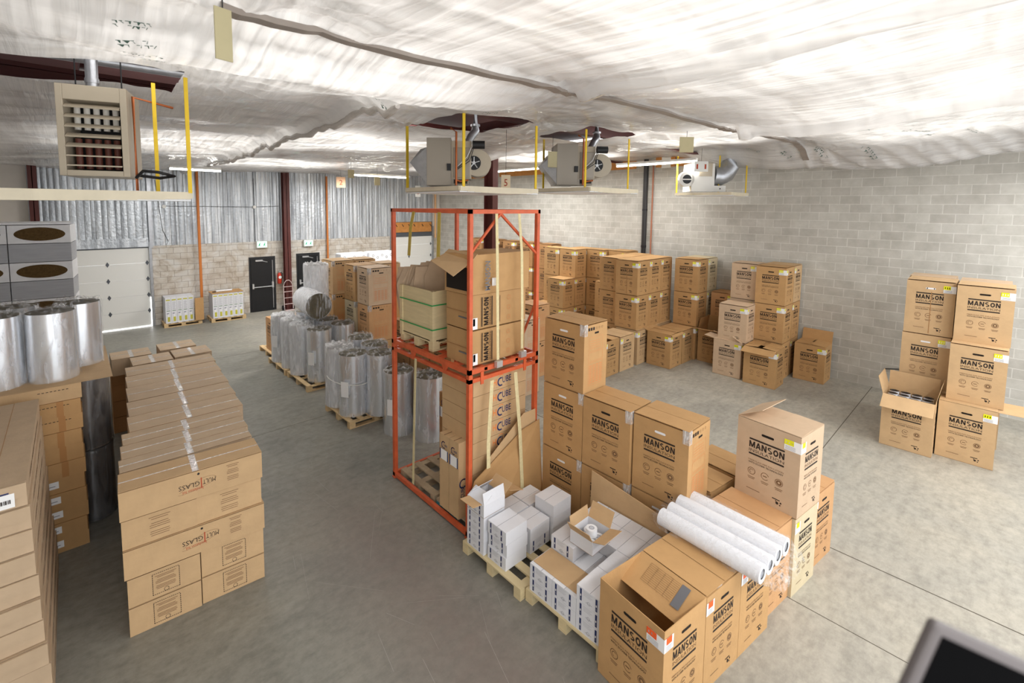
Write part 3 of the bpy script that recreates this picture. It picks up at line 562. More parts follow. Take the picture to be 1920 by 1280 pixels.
strip('film_shade_strip', [(4.04-.03*k*.1, 3.05-.1*k) for k in range(50)], .03, .11, CREAM)
strip('film_shade_strip', [(8.45-.0*k, 3.05-.1*k) for k in range(50)], .03, .1, CREAM)
b = MB(); pts = []; 
for k in range(90):
    y = 4.5+.14*k; x = 2.72+.02*(y-5)+.04*math.sin(y*1.3); pts.append((x+.012*math.sin(k*1.7), y, zc(x, y)-.01+.012*math.sin(k*2.3)))
b.tube(pts, [.03+.02*abs(math.sin(k*.9)) for k in range(90)], mat('film_gather', (196, 190, 184), .25, spec=.8, bump=.5, bscale=16), 9); b.build('gathered_seam', bpy.data.objects['ceiling'])

# ------------------------------------------------------------------ lamps, placards, heaters
def lamp(x, y, z, ln, rz, label, p=60):
    r = root('fluorescent_lamp', (x, y, z), rz, label, 'lamp', 'fluorescent strip lamps'); MB().box(-ln/2, -.06, .03, ln/2, .06, .09, WPAINT).build('housing', r); MB().tube([(-ln/2, 0, 0), (ln/2, 0, 0)], .022, LAMP, 8).build('tube', r)
    l = area('lamp_light', (x, y, z-.05), ln, .08, p, (0, 0, rz))
    return r
lamp(2.62, 14.9, 5.12, 1.2, 0, 'glowing fluorescent strip lamp above the left loading door', 110)
lamp(8.6, 15.6, 5.26, 2.4, 0, 'glowing fluorescent strip lamp near the rear wall, above the stacked cartons', 170)
lamp(12.3, 6.8, 5.42, 2.4, PI/2, 'glowing fluorescent strip lamp beside the block wall above heater 11', 45)
lamp(11.6, 11.5, 5.45, 2.4, PI/2, 'glowing fluorescent strip lamp over the far end of the block wall', 120)
def placard(x, y, z, w, h, rz, label, num=None, m=KHAKI):
    o = MB().box(-w/2, -.004, -h, w/2, .004, 0, m).build('hanging_placard'); o.location = (x, y, z); o.rotation_euler = (0, 0, rz); tag(o, label, 'sign')
    if z < zc(x, y)-.02: MB().box(-.003, -.002, 0, .003, .002, zc(x, y)-z+.01, BLACK).build('hanging_wire', o)
    if num: MB().text(num, lambda u, v: (u, -.006, v), -w*.18*len(num), -h*.75, w*.18*len(num), -h*.28, REDI, .004).build('number', o)
    return o
A45 = -.73
placard(.66, 2.88, 5.24, .09, .27, .25, 'khaki card hanging from the ceiling film above the left heater, upper left of the view')
placard(7.93, 3.8, 5.41, .24, .26, A45, 'khaki card hanging from the film between the third and fourth heaters')
placard(6.9, 5.9, 5.25, .2, .3, -.4, 'khaki card hanging behind the third heater by its exhaust duct')
placard(6.3, 13.2, 5.25, .2, .24, 0, 'small khaki card hanging before the foil wall left of the glowing lamp')
placard(8.3, 15.3, 5.22, .22, .3, 0, 'small khaki card hanging in front of the glowing rear lamp')
placard(7.7, 17, 5.26, .36, .4, 0, 'square peach card numbered 2 hanging before the foil wall', '2', mat('peach_card', (238, 196, 160), .7))
placard(11.8, 18, 5.1, .28, .5, 0, 'white card numbered 1 hanging above the far loading door', '1', WPAINT)
placard(5.72, 5.95, 4.75, .16, .26, A45, 'cream card numbered 5 hanging behind the blower heater', '5', mat('cream_card', (240, 222, 190), .7))
placard(12.35, 5.5, 5.42, .36, .27, A45, 'white card numbered 11 on the heater by the block wall', '11', WPAINT)
def guard(label, x0, x1, y0, y1, z, zt, rods, w=.035):
    """cream drip pan hung on yellow straps"""
    r = root('drip_pan', (0, 0, 0), 0, label, 'pan', 'drip pans under the heaters')
    b = MB(); n = 12
    for i in range(n):
        for (ax, ay, bx, by) in ((x0, y0, x1, y0), (x0, y1, x1, y1)):
            s0 = i/n; s1 = (i+1)/n; sag0 = -.05*math.sin(PI*s0); sag1 = -.05*math.sin(PI*s1)
            X0 = ax+(bx-ax)*s0; X1 = ax+(bx-ax)*s1; b.box(X0, ay-.015, z-.05+min(sag0, sag1)*.6, X1, ay+.015, z+.01, PANM)
    b.box(x0-.015, y0, z-.05, x0+.015, y1, z+.01, PANM); b.box(x1-.015, y0, z-.05, x1+.015, y1, z+.01, PANM); b.box(x0, y0, z-.075, x1, y1, z-.06, WHITEP)
    b.build('tray', r)
    for X, Y in rods: MB().box(X-w/2, Y-.006, z, X+w/2, Y+.006, zt, YSTRAP).build('yellow_strap', r)
guard('cream drip pan on yellow straps under the louvred heater at the left', -1.6, .86, 5.18, 5.95, 4.30, 5.36, [(.855, 5.17), (.66, 5.62)], .032)
guard('cream drip pan on yellow straps under the nearest blower heater', 4.0, 5.58, 5.07, 6.44, 4.47, 5.47, [(4.02, 6.43), (4.06, 5.06), (5.56, 5.1)], .045)
guard('cream drip pan on yellow straps under the middle blower heater', 6.72, 8.27, 4.9, 6.34, 4.54, 5.54, [(7.14, 6.34), (6.72, 5.0), (8.27, 5.12)], .045)
guard('cream drip pan on yellow straps under the heater numbered 11', 12.4, 13.55, 4.75, 6.2, 4.6, 5.6, [(12.42, 6.18), (13.0, 5.3), (13.5, 4.8)], .07)
# louvred unit heater
r = root('unit_heater', (-.05, 5.56, 4.44), -.28, 'beige unit heater with open louvres hanging at the upper left', 'heater')
b = MB(); b.box(0, 0, 0, .05, .5, .79, HEAT); b.box(.45, 0, 0, .5, .5, .79, HEAT); b.box(.05, 0, 0, .45, .5, .05, HEAT); b.box(.05, 0, .66, .45, .5, .79, HEAT); b.box(.05, .42, .05, .45, .5, .66, BLACK); b.build('housing', r, .004)
for k in range(7): MB().box(.055, -.01, 0, .445, .055, .012, HEAT, Matrix.Translation((0, 0, .085+k*.085)) @ Matrix.Rotation(math.radians(28 if k > 1 else 5), 4, 'X')).build('louvre', r)
for k in range(5): MB().tube([(.1+k*.07, .17, .07), (.1+k*.07, .17, .34)], .026, TUBE, 10).build('burner_tube', r); MB().tube([(.1+k*.07, .17, .42), (.1+k*.07, .17, .62)], .024, TUBEW, 10).build('burner_tube', r)
MB().tube([(.2, .25, .79), (.2, .25, 1.3)], .05, GALV).tube([(.2, .25, .86), (.2, .25, .9)], .056, GALV).build('flue', r)
MB().tube([(.53, .1, -.12), (.53, .1, .74), (.78, .5, .74)], .013, COPPER, 8).build('copper_pipe', r)
MB().tube([(.53, .08, .0), (.6, .0, .06), (.72, -.05, .05), (.84, .0, .02), (.72, .05, .0), (.56, .08, .02)], .014, BLACK, 8).build('rubber_hose', r)
for xx in (.08, .42): MB().tube([(xx, .25, .79), (xx, .25, 1.25)], .006, BLACK, 6).build('hanger_rod', r)
# blower heaters
def blower(loc, rz, s, label, m):
    r = root('blower_heater', loc, rz, label, 'heater'); r.scale = (s, s, s)
    MB().box(0, 0, 0, .36, .62, .7, m).build('cabinet', r, .004); MB().box(.36, .03, .1, .66, .58, .66, HEAT).box(.40, .018, .12, .64, .03, .56, m).build('burner_box', r, .004)
    MB().tube([(.76, .06, .34), (.76, .5, .34)], .20, HEAT, 24).ring((.7, .055, .34), .0, .105, (1, 0, 0), (0, 0, 1), BLACK, 20).build('blower_drum', r)
    b = MB().ring((.7, .04, .34), .085, .105, (1, 0, 0), (0, 0, 1), BLACK, 20)
    for k in range(5): a = 2*PI*k/5+.3; b.tube([(.7, .04, .34), (.7+.09*math.cos(a), .04, .34+.09*math.sin(a))], .008, STEEL, 6)
    b.ring((.7, .036, .34), 0, .025, (1, 0, 0), (0, 0, 1), STEEL, 12); b.build('fan_wheel', r)
    MB().tube([(.68, -.0, .60), (.86, .0, .60)], .06, BLACK, 14).build('motor', r); MB().tube([(.6, .1, .62), (.66, .14, .74), (.72, .2, .84), (.72, .2, 1.25)], .065, GALV, 12).tube([(.72, .2, .9), (.72, .2, .93)], .072, GALV, 12).build('flue', r)
    b = MB(); vs = [(-.26, .1, .34), (-.26, .52, .34), (0, .6, .02), (0, .02, .02), (0, .02, .56), (0, .6, .56), (-.1, .52, .54), (-.1, .1, .54)]
    b.add(vs, [(0, 1, 2, 3), (4, 5, 6, 7), (7, 6, 1, 0), (0, 3, 4, 7), (1, 6, 5, 2)], GALV); b.build('outlet_duct', r)
    MB().tube([(.44, -.05, .0), (.44, -.05, .78), (.36, .0, .84)], .016, COPPER, 8).tube([(.44, -.05, .08), (.5, -.02, .06), (.62, -.02, .08)], .014, COPPER, 8).build('copper_pipe', r)
    MB().box(.36, .02, -.0, .62, .4, .1, m).box(.40, .012, .03, .6, .02, .09, BLACK).build('gas_valve_box', r)
    b = MB()
    for k in range(3): b.tube([(.66+.02*k, -.02, .56), (.6+.02*k, -.04, .42-.03*k), (.46, -.03, .28-.02*k)], .006, BLACK if k else STEEL, 6)
    b.box(.30, -.03, .22, .36, 0, .32, BLACK); b.build('wiring', r); return r
blower((3.9, 5.72, 4.5), -.70, .98, 'grey-brown blower heater nearest the orange rack, duct facing left', HEATG)
blower((6.98, 5.86, 4.62), -.70, 1.12, 'grey-brown blower heater, second of the two with round blower drums', HEATG)
r = root('blower_heater', (12.3, 5.72, 4.64), -.70, 'pale heater with a foil elbow duct beside the block wall', 'heater')
MB().box(0, 0, 0, .62, .5, .74, HEATW).box(.2, -.01, .4, .55, 0, .74, HEAT).build('cabinet', r, .005); MB().tube([(-.12, .0, .32), (-.12, .14, .32)], .2, HEATW, 24).ring((-.12, -.004, .32), 0, .12, (1, 0, 0), (0, 0, 1), BLACK, 18).box(-.24, -.012, .3, .0, -.006, .33, HEATW).build('blower_drum', r)
MB().tube([(.66, .25, .44), (.85, .25, .42), (1.02, .25, .5), (1.12, .25, .68), (1.16, .25, 1.0)], [.27, .27, .26, .25, .24], GALV, 18).build('elbow_duct', r); MB().box(.62, .05, 0, .95, .3, .16, HEATW).disc((.8, .045, .08), .02, (1, 0, 0), (0, 0, 1), BLACK, 8).build('control_box', r)

# ------------------------------------------------------------------ pallets
def pallet(x, y, w, d, label, m=WOOD, bm=None, rz=0, group='wooden pallets', nb=6):
    r = root('pallet', (x, y, 0), rz, label, 'pallet', group); bm = bm or m
    # boards run along local X (w), stringers along local Y
    for k in range(3):
        yy = (d-.1)*k/2; b = MB()
        for q in range(3): MB().box((w-.12)*q/2, yy, .022, (w-.12)*q/2+.12, yy+.1, .1, bm).build('block', r)
        MB().box(0, yy, 0, w, yy+.1, .02, m).build('bottom_board', r); MB().box(0, yy+.0, .1, w, yy+.1, .118, m).build('stringer', r)
    for q in range(nb): MB().box((w-.1)*q/(nb-1), 0, .118, (w-.1)*q/(nb-1)+.1, d, .138, m).build('deck_board', r)
    return r
# ------------------------------------------------------------------ rear wall goods
PRG = mat('bottle_green', (90, 130, 90), .6); PRY = mat('bottle_yellow', (196, 190, 70), .6)
def goods(x, y, label, n, brown):
    pallet(x-.06, y-.02, 1.12, .8, 'pallet under the '+label, WOOD, group='rear wall pallets')
    for k in range(n):
        r = root('tall_carton', (x+k*.165, y, .14), 0, ['first', 'second', 'third', 'fourth', 'fifth', 'sixth'][k]+' tall white carton from the left on the '+label, 'carton', 'tall white printed cartons on the rear pallets')
        b = MB(); b.box(0, 0, 0, .16, .6, .88, WHITEC); P = face_ny(0)
        b.rect(P, .02, .78, .14, .82, PRY)
        for q in range(8): b.rect(P, .03+.006*(q % 2), .48+q*.034, .13-.01*(q % 3), .488+q*.034, SOFTG)
        b.rect(P, .03, .42, .13, .44, PRG); b.rect(P, .05, .06, .12, .22, PRY); b.rect(P, .065, .22, .1, .32, STW); b.rect(P, .03, .33, .09, .35, NAVY); b.build('body', r)
    return
goods(2.25, 18.85, 'left rear pallet by the loading door', 5, True); goods(3.62, 18.66, 'rear pallet beside the black door', 6, False)
o = MB().box(3.1, 18.78, .14, 3.36, 18.84, .92, BROWN).build('cardboard_sheet'); tag(o, 'plain brown sheet standing in front of the left rear pallet load', 'cardboard')
o = MB().box(3.6, 18.64, 1.025, 4.62, 19.28, 1.04, BROWN).build('cardboard_sheet'); tag(o, 'brown sheet lying on the white cartons beside the black door', 'cardboard')
o = MB().tube([(3.78, 18.9, 1.075), (4.3, 18.9, 1.075)], .034, WHITEP, 12).tube([(3.66, 18.9, 1.06), (3.78, 18.9, 1.06)], .016, BLACK).build('paper_roll'); tag(o, 'thin white roll lying on the pallet load beside the black door', 'roll')
# hand truck
r = root('hand_truck', (6.18, 19.02, 0), 0, 'pale pink upright hand truck leaning by the red column', 'hand truck'); b = MB(); PK = mat('pale_pink_steel', (226, 206, 204), .4)
for x in (0, .34): b.tube([(x, 0, .05), (x, .05, 1.0), (x+.04*(1 if x == 0 else -1), .06, 1.12)], .014, PK, 8)
b.tube([(.04, .06, 1.12), (.12, .06, 1.2), (.22, .06, 1.2), (.30, .06, 1.12)], .014, PK, 8)
for z in (.25, .5, .75, .95): b.tube([(0, .02, z), (.34, .02, z)], .011, PK, 8)
b.build('frame', r); MB().box(0, -.2, .01, .34, 0, .025, PK).build('toe_plate', r)
for x in (-.03, .37): MB().tube([(x-.02, .08, .1), (x+.02, .08, .1)], .1, BLACK, 16).build('wheel', r)

# ------------------------------------------------------------------ foil rolls
FOILW = mat('pale_foil', (222, 225, 230), .35, metal=.35, var=.03, nscale=5, bump=.2, bscale=7)
def roll_parts(r, R, h, wrap=WRAP, seed=1, flare=True, wool=False):
    MB().tube([(0, 0, 0), (0, 0, h)], R, WHITEP if wool else (FOILW if wrap is WRAPM else FOIL), 32).build('foil_jacket', r)
    MB().disc((0, 0, h+.002), R-.01, (1, 0, 0), (0, 1, 0), WOOLG, 24).ring((0, 0, h+.004), .04, .07, (1, 0, 0), (0, 1, 0), BLACK, 12).build('roll_end', r)
    rs = random.Random(seed); n = 40; L = 14; b = MB(); vs = []; zs = [h*k/(L-1) for k in range(L)]
    for i, z in enumerate(zs):
        for k in range(n):
            a = 2*PI*k/n; q = noise.noise(Vector((math.cos(a)*2.4+seed*3, math.sin(a)*2.4, z*1.2)))*.016+noise.noise(Vector((math.cos(a)*9+seed, math.sin(a)*9, z*2)))*.006
            if z < h*.12: q += .014*(1-z/(h*.12))*abs(math.sin(a*3+seed))
            vs.append((math.cos(a)*(R+.010+abs(q)), math.sin(a)*(R+.010+abs(q)), z+.004))
    # crumpled top
    for j, (f, dz) in enumerate([(.97, .03), (.82, .045), (.6, .03), (.35, .05), (.12, .03)]):
        for k in range(n):
            a = 2*PI*k/n; q = noise.noise(Vector((math.cos(a)*f*5+seed*7, math.sin(a)*f*5, j*1.7)))
            vs.append((math.cos(a)*R*f*(1+.1*q), math.sin(a)*R*f*(1+.1*q), h+max(.012, dz+.07*q)))
    T = L+5; fs = [(i*n+k, i*n+(k+1) % n, (i+1)*n+(k+1) % n, (i+1)*n+k) for i in range(T-1) for k in range(n)]
    fs.append(tuple((T-1)*n+k for k in range(n))); b.add(vs, fs, wrap, True); b.build('plastic_wrap', r)
def froll(x, y, z, R, h, label, group, seed, wrap=None, sheet=False, wool=False):
    r = root('foil_roll', (x, y, z), seed*1.3, label, 'roll', group); roll_parts(r, R, h, wrap or WRAP, seed, wool=wool)
    if sheet: r2 = MB(); P = lambda u, v: (u, -R-.062, v); r2.rect(P, -.06, .42, .1, .72, STW); o = r2.build('packing_slip', r); o.rotation_euler = (0, 0, -seed*1.3-1.0)
    return r
G1 = 'plastic-wrapped foil rolls on the aisle pallets'
for n, (x, y, z, lab, mk, sl_) in enumerate([
    (4.02, 12.55, .14, 'milky wrapped foil roll at the far aisle end, beside the lone brown carton', WRAPM, True), (4.06, 11.92, .14, 'milky wrapped foil roll, second along the aisle from the far end', WRAPM, False),
    (4.06, 11.30, .14, 'milky wrapped foil roll directly under the lying roll, third from the far end', WRAPM, False), (4.2, 10.60, .14, 'clear wrapped foil roll at the near corner of the far aisle pallet', WRAP, True),
    (4.85, 10.75, .14, 'wrapped foil roll behind the near corner roll of the far aisle pallet', WRAP, False), (4.72, 11.4, .14, 'wrapped foil roll in the inner row right of the lying roll', WRAP, False), (4.7, 12.05, .14, 'wrapped foil roll in the inner row under the standing white roll', WRAP, False), (4.68, 12.68, .14, 'wrapped foil roll in the inner row at the far end of the pallet', WRAP, False),
    (3.98, 9.0, .14, 'wrapped foil roll at the far left of the near aisle pallet, tied with a cord', WRAPM, False), (4.0, 8.42, .14, 'wrapped foil roll with a white packing slip at the middle of the near aisle pallet', WRAP, True),
    (4.42, 8.1, .14, 'bright foil roll at the near right of the near aisle pallet', WRAP, False), (4.62, 8.72, .14, 'wrapped foil roll at the inner side of the near aisle pallet', WRAP, False), (4.62, 9.35, .14, 'wrapped foil roll at the inner far corner of the near aisle pallet', WRAP, False),
    (4.42, 7.42, 0, 'foil roll standing on the floor behind the rack post', WRAP, True), (4.72, 6.85, 0, 'foil roll standing on the floor nearest the orange rack', WRAP, False)]):
    froll(x, y, z, .275, 1.19 if z else 1.16, lab, G1, n+1, mk, sl_)
o = MB().tube([(4.02+.36*math.cos(a)*1.0, 8.7+.62*math.sin(a), .78) for a in [k*PI/12 for k in range(-24, 1)]], .008, WPAINT, 6).build('tie_cord'); tag(o, 'thin white cord tied around the near aisle pallet rolls', 'cord')
# standing white roll on the far pallet and the big lying roll
r = froll(4.72, 12.02, 1.46, .30, 1.19, 'white wrapped roll standing upright on top of the other rolls', 'rolls stacked on the far pallet', 31, WRAPM, False, True)
r = root('wool_roll', (4.35, 10.95, 1.78), 0, 'big wrapped roll lying on its side, dark brown round end facing the aisle', 'roll', 'rolls stacked on the far pallet')
MB().tube([(0, 0, 0), (.1, 1.15, 0)], .31, WHITEP, 36, False).build('jacket', r); b = MB().disc((0, -.004, 0), .308, (1, 0, 0), (0, 0, 1), WOOLG, 32)
for k in range(5): b.ring((0, -.007, 0), .05+.055*k, .056+.055*k, (1, 0, 0), (0, 0, 1), WOOL, 24)
b.build('roll_end', r)
b = MB(); vs = []; n = 40
for j, (yy, rr) in enumerate([(-.03, .02), (-.035, .12), (-.03, .22), (-.02, .30), (0, .335), (.2, .34), (.6, .335), (1.1, .34), (1.17, .3)]):
    for k in range(n):
        a = 2*PI*k/n; q = noise.noise(Vector((math.cos(a)*3*rr*4, math.sin(a)*3*rr*4, yy*3)))*.025; vs.append((math.cos(a)*(rr+abs(q) if rr > .3 else rr)+.1*max(yy, 0), yy-abs(q) if rr <= .3 else yy, math.sin(a)*(rr+abs(q) if rr > .3 else rr)))
b.add(vs, [(i*n+k, i*n+(k+1) % n, (i+1)*n+(k+1) % n, (i+1)*n+k) for i in range(8) for k in range(n)], WRAP, True); b.build('plastic_wrap', r)
pallet(3.78, 10.28, 1.2, 1.3, 'pallet under the near half of the far group of foil rolls', WOOD); pallet(3.76, 11.66, 1.2, 1.3, 'pallet under the far half of the far group of foil rolls', WOOD)
pallet(3.72, 8.02, 1.15, 1.12, 'pallet under the near group of foil rolls', WOOD)
pallet(3.9, 13.05, 1.1, 1.2, 'pallet under the lone brown carton at the far aisle end', WOOD)
carton('A', .66, .6, .9, TAN, (3.98, 13.2, .14), 0, 'orange-brown carton standing alone at the far end of the aisle rolls', 'far aisle cartons', printed=True)

# ------------------------------------------------------------------ stacked cartons behind the rolls (aisle group)
def stack(kind, W_, D_, H_, m, x, y, z0, n, where, group, rz=0, tiers=('bottom', 'middle', 'top'), **k):
    for i in range(n):
        kk = dict(k); mm = m[i] if isinstance(m, (list, tuple)) else m
        t = tiers[i] if n > 1 else 'single'
        carton(kind, W_, D_, H_-.002, mm, (x, y, z0+i*H_), rz, '%s carton of the %s' % (t, where) if n > 1 else where, group, **kk)
GA = 'printed cartons stacked behind the aisle rolls'
stack('B', .60, .63, .9, [BROWN, TAN, PALE], 5.22, 10.09, 0, 3, 'orange-brown stack behind the foil rolls, the one nearest the rack', GA, tape=1)
stack('B', .60, .63, .9, [BROWN, BEIGE, BROWN], 5.19, 10.75, 0, 3, 'stack behind the foil rolls, second from the rack', GA, tape=1)
stack('B', .74, .6, .9, [BROWN, BROWN, KRAFT], 5.16, 12.0, 0, 3, 'stack behind the foil rolls, standing by the upright white roll', GA, tape=1)
stack('B', .60, .6, .9, [BROWN, BROWN, KRAFT], 5.88, 10.75, 0, 3, 'stack hidden behind the second stack from the rack', GA)
stack('B', .60, .6, .9, [TAN, TAN, KRAFT], 5.82, 12.0, 0, 3, 'stack hidden behind the stack by the upright white roll', GA)
GB = 'printed cartons stacked behind the orange rack'
for n, y in enumerate((6.6, 7.3, 8.0)): stack('B', .66, .5, .9, [DARKC, DARKC], 5.02, y, 0, 2, 'dark brown stack behind the rack, %s from the rack' % ['first', 'second', 'third'][n], GB)
for n, (x, l) in enumerate([(7.6, 'left'), (8.8, 'right')]):
    r = root('foam_bundle', (x, 16.9, 0), 0, 'white wrapped bundle standing near the rear wall, %s one' % l, 'bundle', 'white wrapped bundles near the rear wall')
    b = MB(); b.box(0, 0, 0, 1.1, .5, 2.35, WHITEP); b.build('bundle_body', r, .04); b = MB(); P = face_ny(0, .004)
    for k in range(5): b.ring(P(.15+.2*k, 2.2-.08*(k % 2)), .035, .048, (1, 0, 0), (0, 0, 1), BLACK, 10)
    b.build('printed_rings', r)

# ------------------------------------------------------------------ orange stacking rack
RX0, RX1, RY0, RY1 = 3.55, 4.80, 4.30, 6.15
r = root('stacking_rack', (RX0, RY0, 0), 0, 'tall orange-red two-tier steel stacking rack in the middle of the room', 'rack'); rack = r
w, d, p = RX1-RX0, RY1-RY0, .06
for x in (0, w-p):
    for y in (0, d-p):
        MB().box(x, y, .02, x+p, y+p, 2.12, RACK).box(x-.01, y-.01, 0, x+p+.01, y+p+.01, .02, RACK).build('post', r, .004); MB().box(x+.003, y+.003, 2.12, x+p-.003, y+p-.003, 4.16, RACK).build('post', r, .004)
def rect_frame(z, h, name, cross=0):
    b = MB(); b.box(0, 0, z, w, .045, z+h, RACK); b.box(0, d-.045, z, w, d, z+h, RACK); b.box(0, 0, z, .045, d, z+h, RACK); b.box(w-.045, 0, z, w, d, z+h, RACK)
    for k in range(cross): b.box(.045, d*(k+1)/(cross+1)-.03, z+h*.2, w-.045, d*(k+1)/(cross+1)+.03, z+h*.9, RACK)
    b.build(name, r)
rect_frame(.03, .06, 'base_frame', 0); rect_frame(2.02, .05, 'top_frame', 0); rect_frame(2.13, .06, 'deck_frame', 4); rect_frame(4.11, .05, 'top_frame', 0)
b = MB()
for x in (.25, .8): b.box(x, .0, 2.14, x+.05, d, 2.18, RACK)
b.build('deck_bars', r)
for x1, z1, z0 in ((.03, 4.11, 3.62), (w-.03, 4.11, 3.55)): MB().tube([(w*.42, .03, z1), (x1, .03, z0)], .02, RACK, 6).build('diagonal_brace', r)
MB().tube([(w-.03, .03, 2.9), (w-.03, .35, 2.2)], .018, RACK, 6).build('diagonal_brace', r)
b = MB()
for y in (.45, 1.2): b.add([(-.003, y, 2.13), (-.003, y+.12, 2.13), (-.003, y+.08, 2.05), (-.003, y+.04, 2.05), (.02, y, 2.13), (.02, y+.12, 2.13), (.02, y+.08, 2.05), (.02, y+.04, 2.05)], [(0, 1, 2, 3), (4, 7, 6, 5), (0, 3, 7, 4), (1, 5, 6, 2)], RACK)
for x in (.18, .95): b.box(x, -.012, 1.98, x+.05, 0, 2.14, RACK)
b.build('stacking_lug', r)
def strap(pts, m, wd=.045):
    b = MB(); P = [Vector(q) for q in pts]; vs = []; fs = []
    for q in P: vs += [q+Vector((-wd/2 if wd > 0 else 0, 0 if wd > 0 else wd/2, 0)), q+Vector((wd/2 if wd > 0 else 0, 0 if wd > 0 else -wd/2, 0))]
    for i in range(len(P)-1): fs.append((2*i, 2*i+1, 2*i+3, 2*i+2))
    o = b.add(vs, fs, m).build('webbing_strap', r); s = o.modifiers.new('t', 'SOLIDIFY'); s.thickness = .004; return o
strap([(-.004, 1.22, 4.12), (-.006, 1.3, 3.9), (-.01, 1.34, 3.5)], OSTRAP, -.07); strap([(-.004, .62, 4.12), (-.006, .63, 3.8), (-.01, .64, 3.45)], OSTRAP, -.07)
strap([(.42, -.01, 4.11), (.43, -.02, 3.6), (.44, -.03, 2.7), (.46, -.02, 2.24)], BSTRAP); strap([(.82, -.01, 4.11), (.84, -.05, 3.6), (.86, -.05, 2.9), (.9, -.02, 2.3)], BSTRAP)
strap([(-.01, 1.18, 2.05), (-.01, 1.22, 1.2), (-.01, 1.26, .16)], BSTRAP, -.05); strap([(.36, -.02, 1.99), (.28, -.05, 1.2), (.24, -.10, .9)], BSTRAP, .06); strap([(.78, -.02, 2.0), (.82, -.08, 1.2), (.85, -.12, .3)], BSTRAP, .06)
for x, z in ((.46, 2.2), (.9, 2.24)): MB().box(x-.05, -.06, z-.05, x+.05, -.01, z+.03, STEEL).build('strap_ratchet', r)
GR = 'cartons on the upper deck of the orange rack'
# crate on the upper deck
pallet(3.64, 5.20, .95, .84, 'pale pine pallet under the green-strapped plywood crate', WOODY, group=None, nb=5); pr_ = [o for o in COL.objects if o.name.startswith('pallet') and o.get('label', '').startswith('pale pine')][0]; pr_.location.z = 2.192
r = root('plywood_crate', (3.64, 5.20, 2.332), 0, 'pale plywood crate with two green straps on the upper deck of the orange rack', 'crate'); H_ = .7; w, d = .93, .82
for nm, bx in (('panel', (0, 0, 0, w, .018, H_)), ('panel', (0, d-.018, 0, w, d, H_)), ('panel', (0, .018, 0, .018, d-.018, H_)), ('panel', (w-.018, .018, 0, w, d-.018, H_)), ('bottom', (0, 0, 0, w, d, .012))):
    MB().box(*bx, WOODY).build('crate_'+nm, r)
b = MB(); b.box(-.014, -.014, 0, .05, .05, H_, WOODY); b.box(-.02, d-.06, -.05, 0, d+.01, H_, WOODY); b.build('corner_batten', r)
for z in (.16, .5): b = MB(); b.box(-.019, -.019, z, w+.006, -.016, z+.016, GREENS); b.box(-.024, -.019, z, -.021, d, z+.016, GREENS); b.build('green_strap', r)
rs = random.Random(5)
for n in range(13):
    w_ = rs.uniform(.40, .48); h_ = rs.uniform(.98, 1.08)-.012*n; f = n/12
    M = Matrix.Translation((3.82+.16*(1-f)+rs.uniform(-.02, .02), 5.53+.42*f, 2.36)) @ Matrix.Rotation(-.62+rs.uniform(-.12, .12), 4, 'Z') @ Matrix.Rotation(rs.uniform(-.07, .0), 4, 'X') @ Matrix.Rotation(rs.uniform(-.16, .02), 4, 'Y')
    b = MB(); c1, c2 = rs.uniform(.05, .12), rs.uniform(.05, .15); b.add([(-w_*.4, 0, .03), (w_*.5, 0, .03), (w_*.5, 0, h_-.2), (w_*.5-c1, 0, h_-.02), (-w_*.5+c2, 0, h_), (-w_*.5, 0, h_-.25)], [(0, 1, 2, 3, 4, 5)], SHEETC, False, M); o = b.build('cardboard_sheet'); s = o.modifiers.new('t', 'SOLIDIFY'); s.thickness = .006
    tag(o, 'loose grey-brown cardboard sheet standing in the plywood crate', 'cardboard', 'loose cardboard sheets standing in the plywood crate')
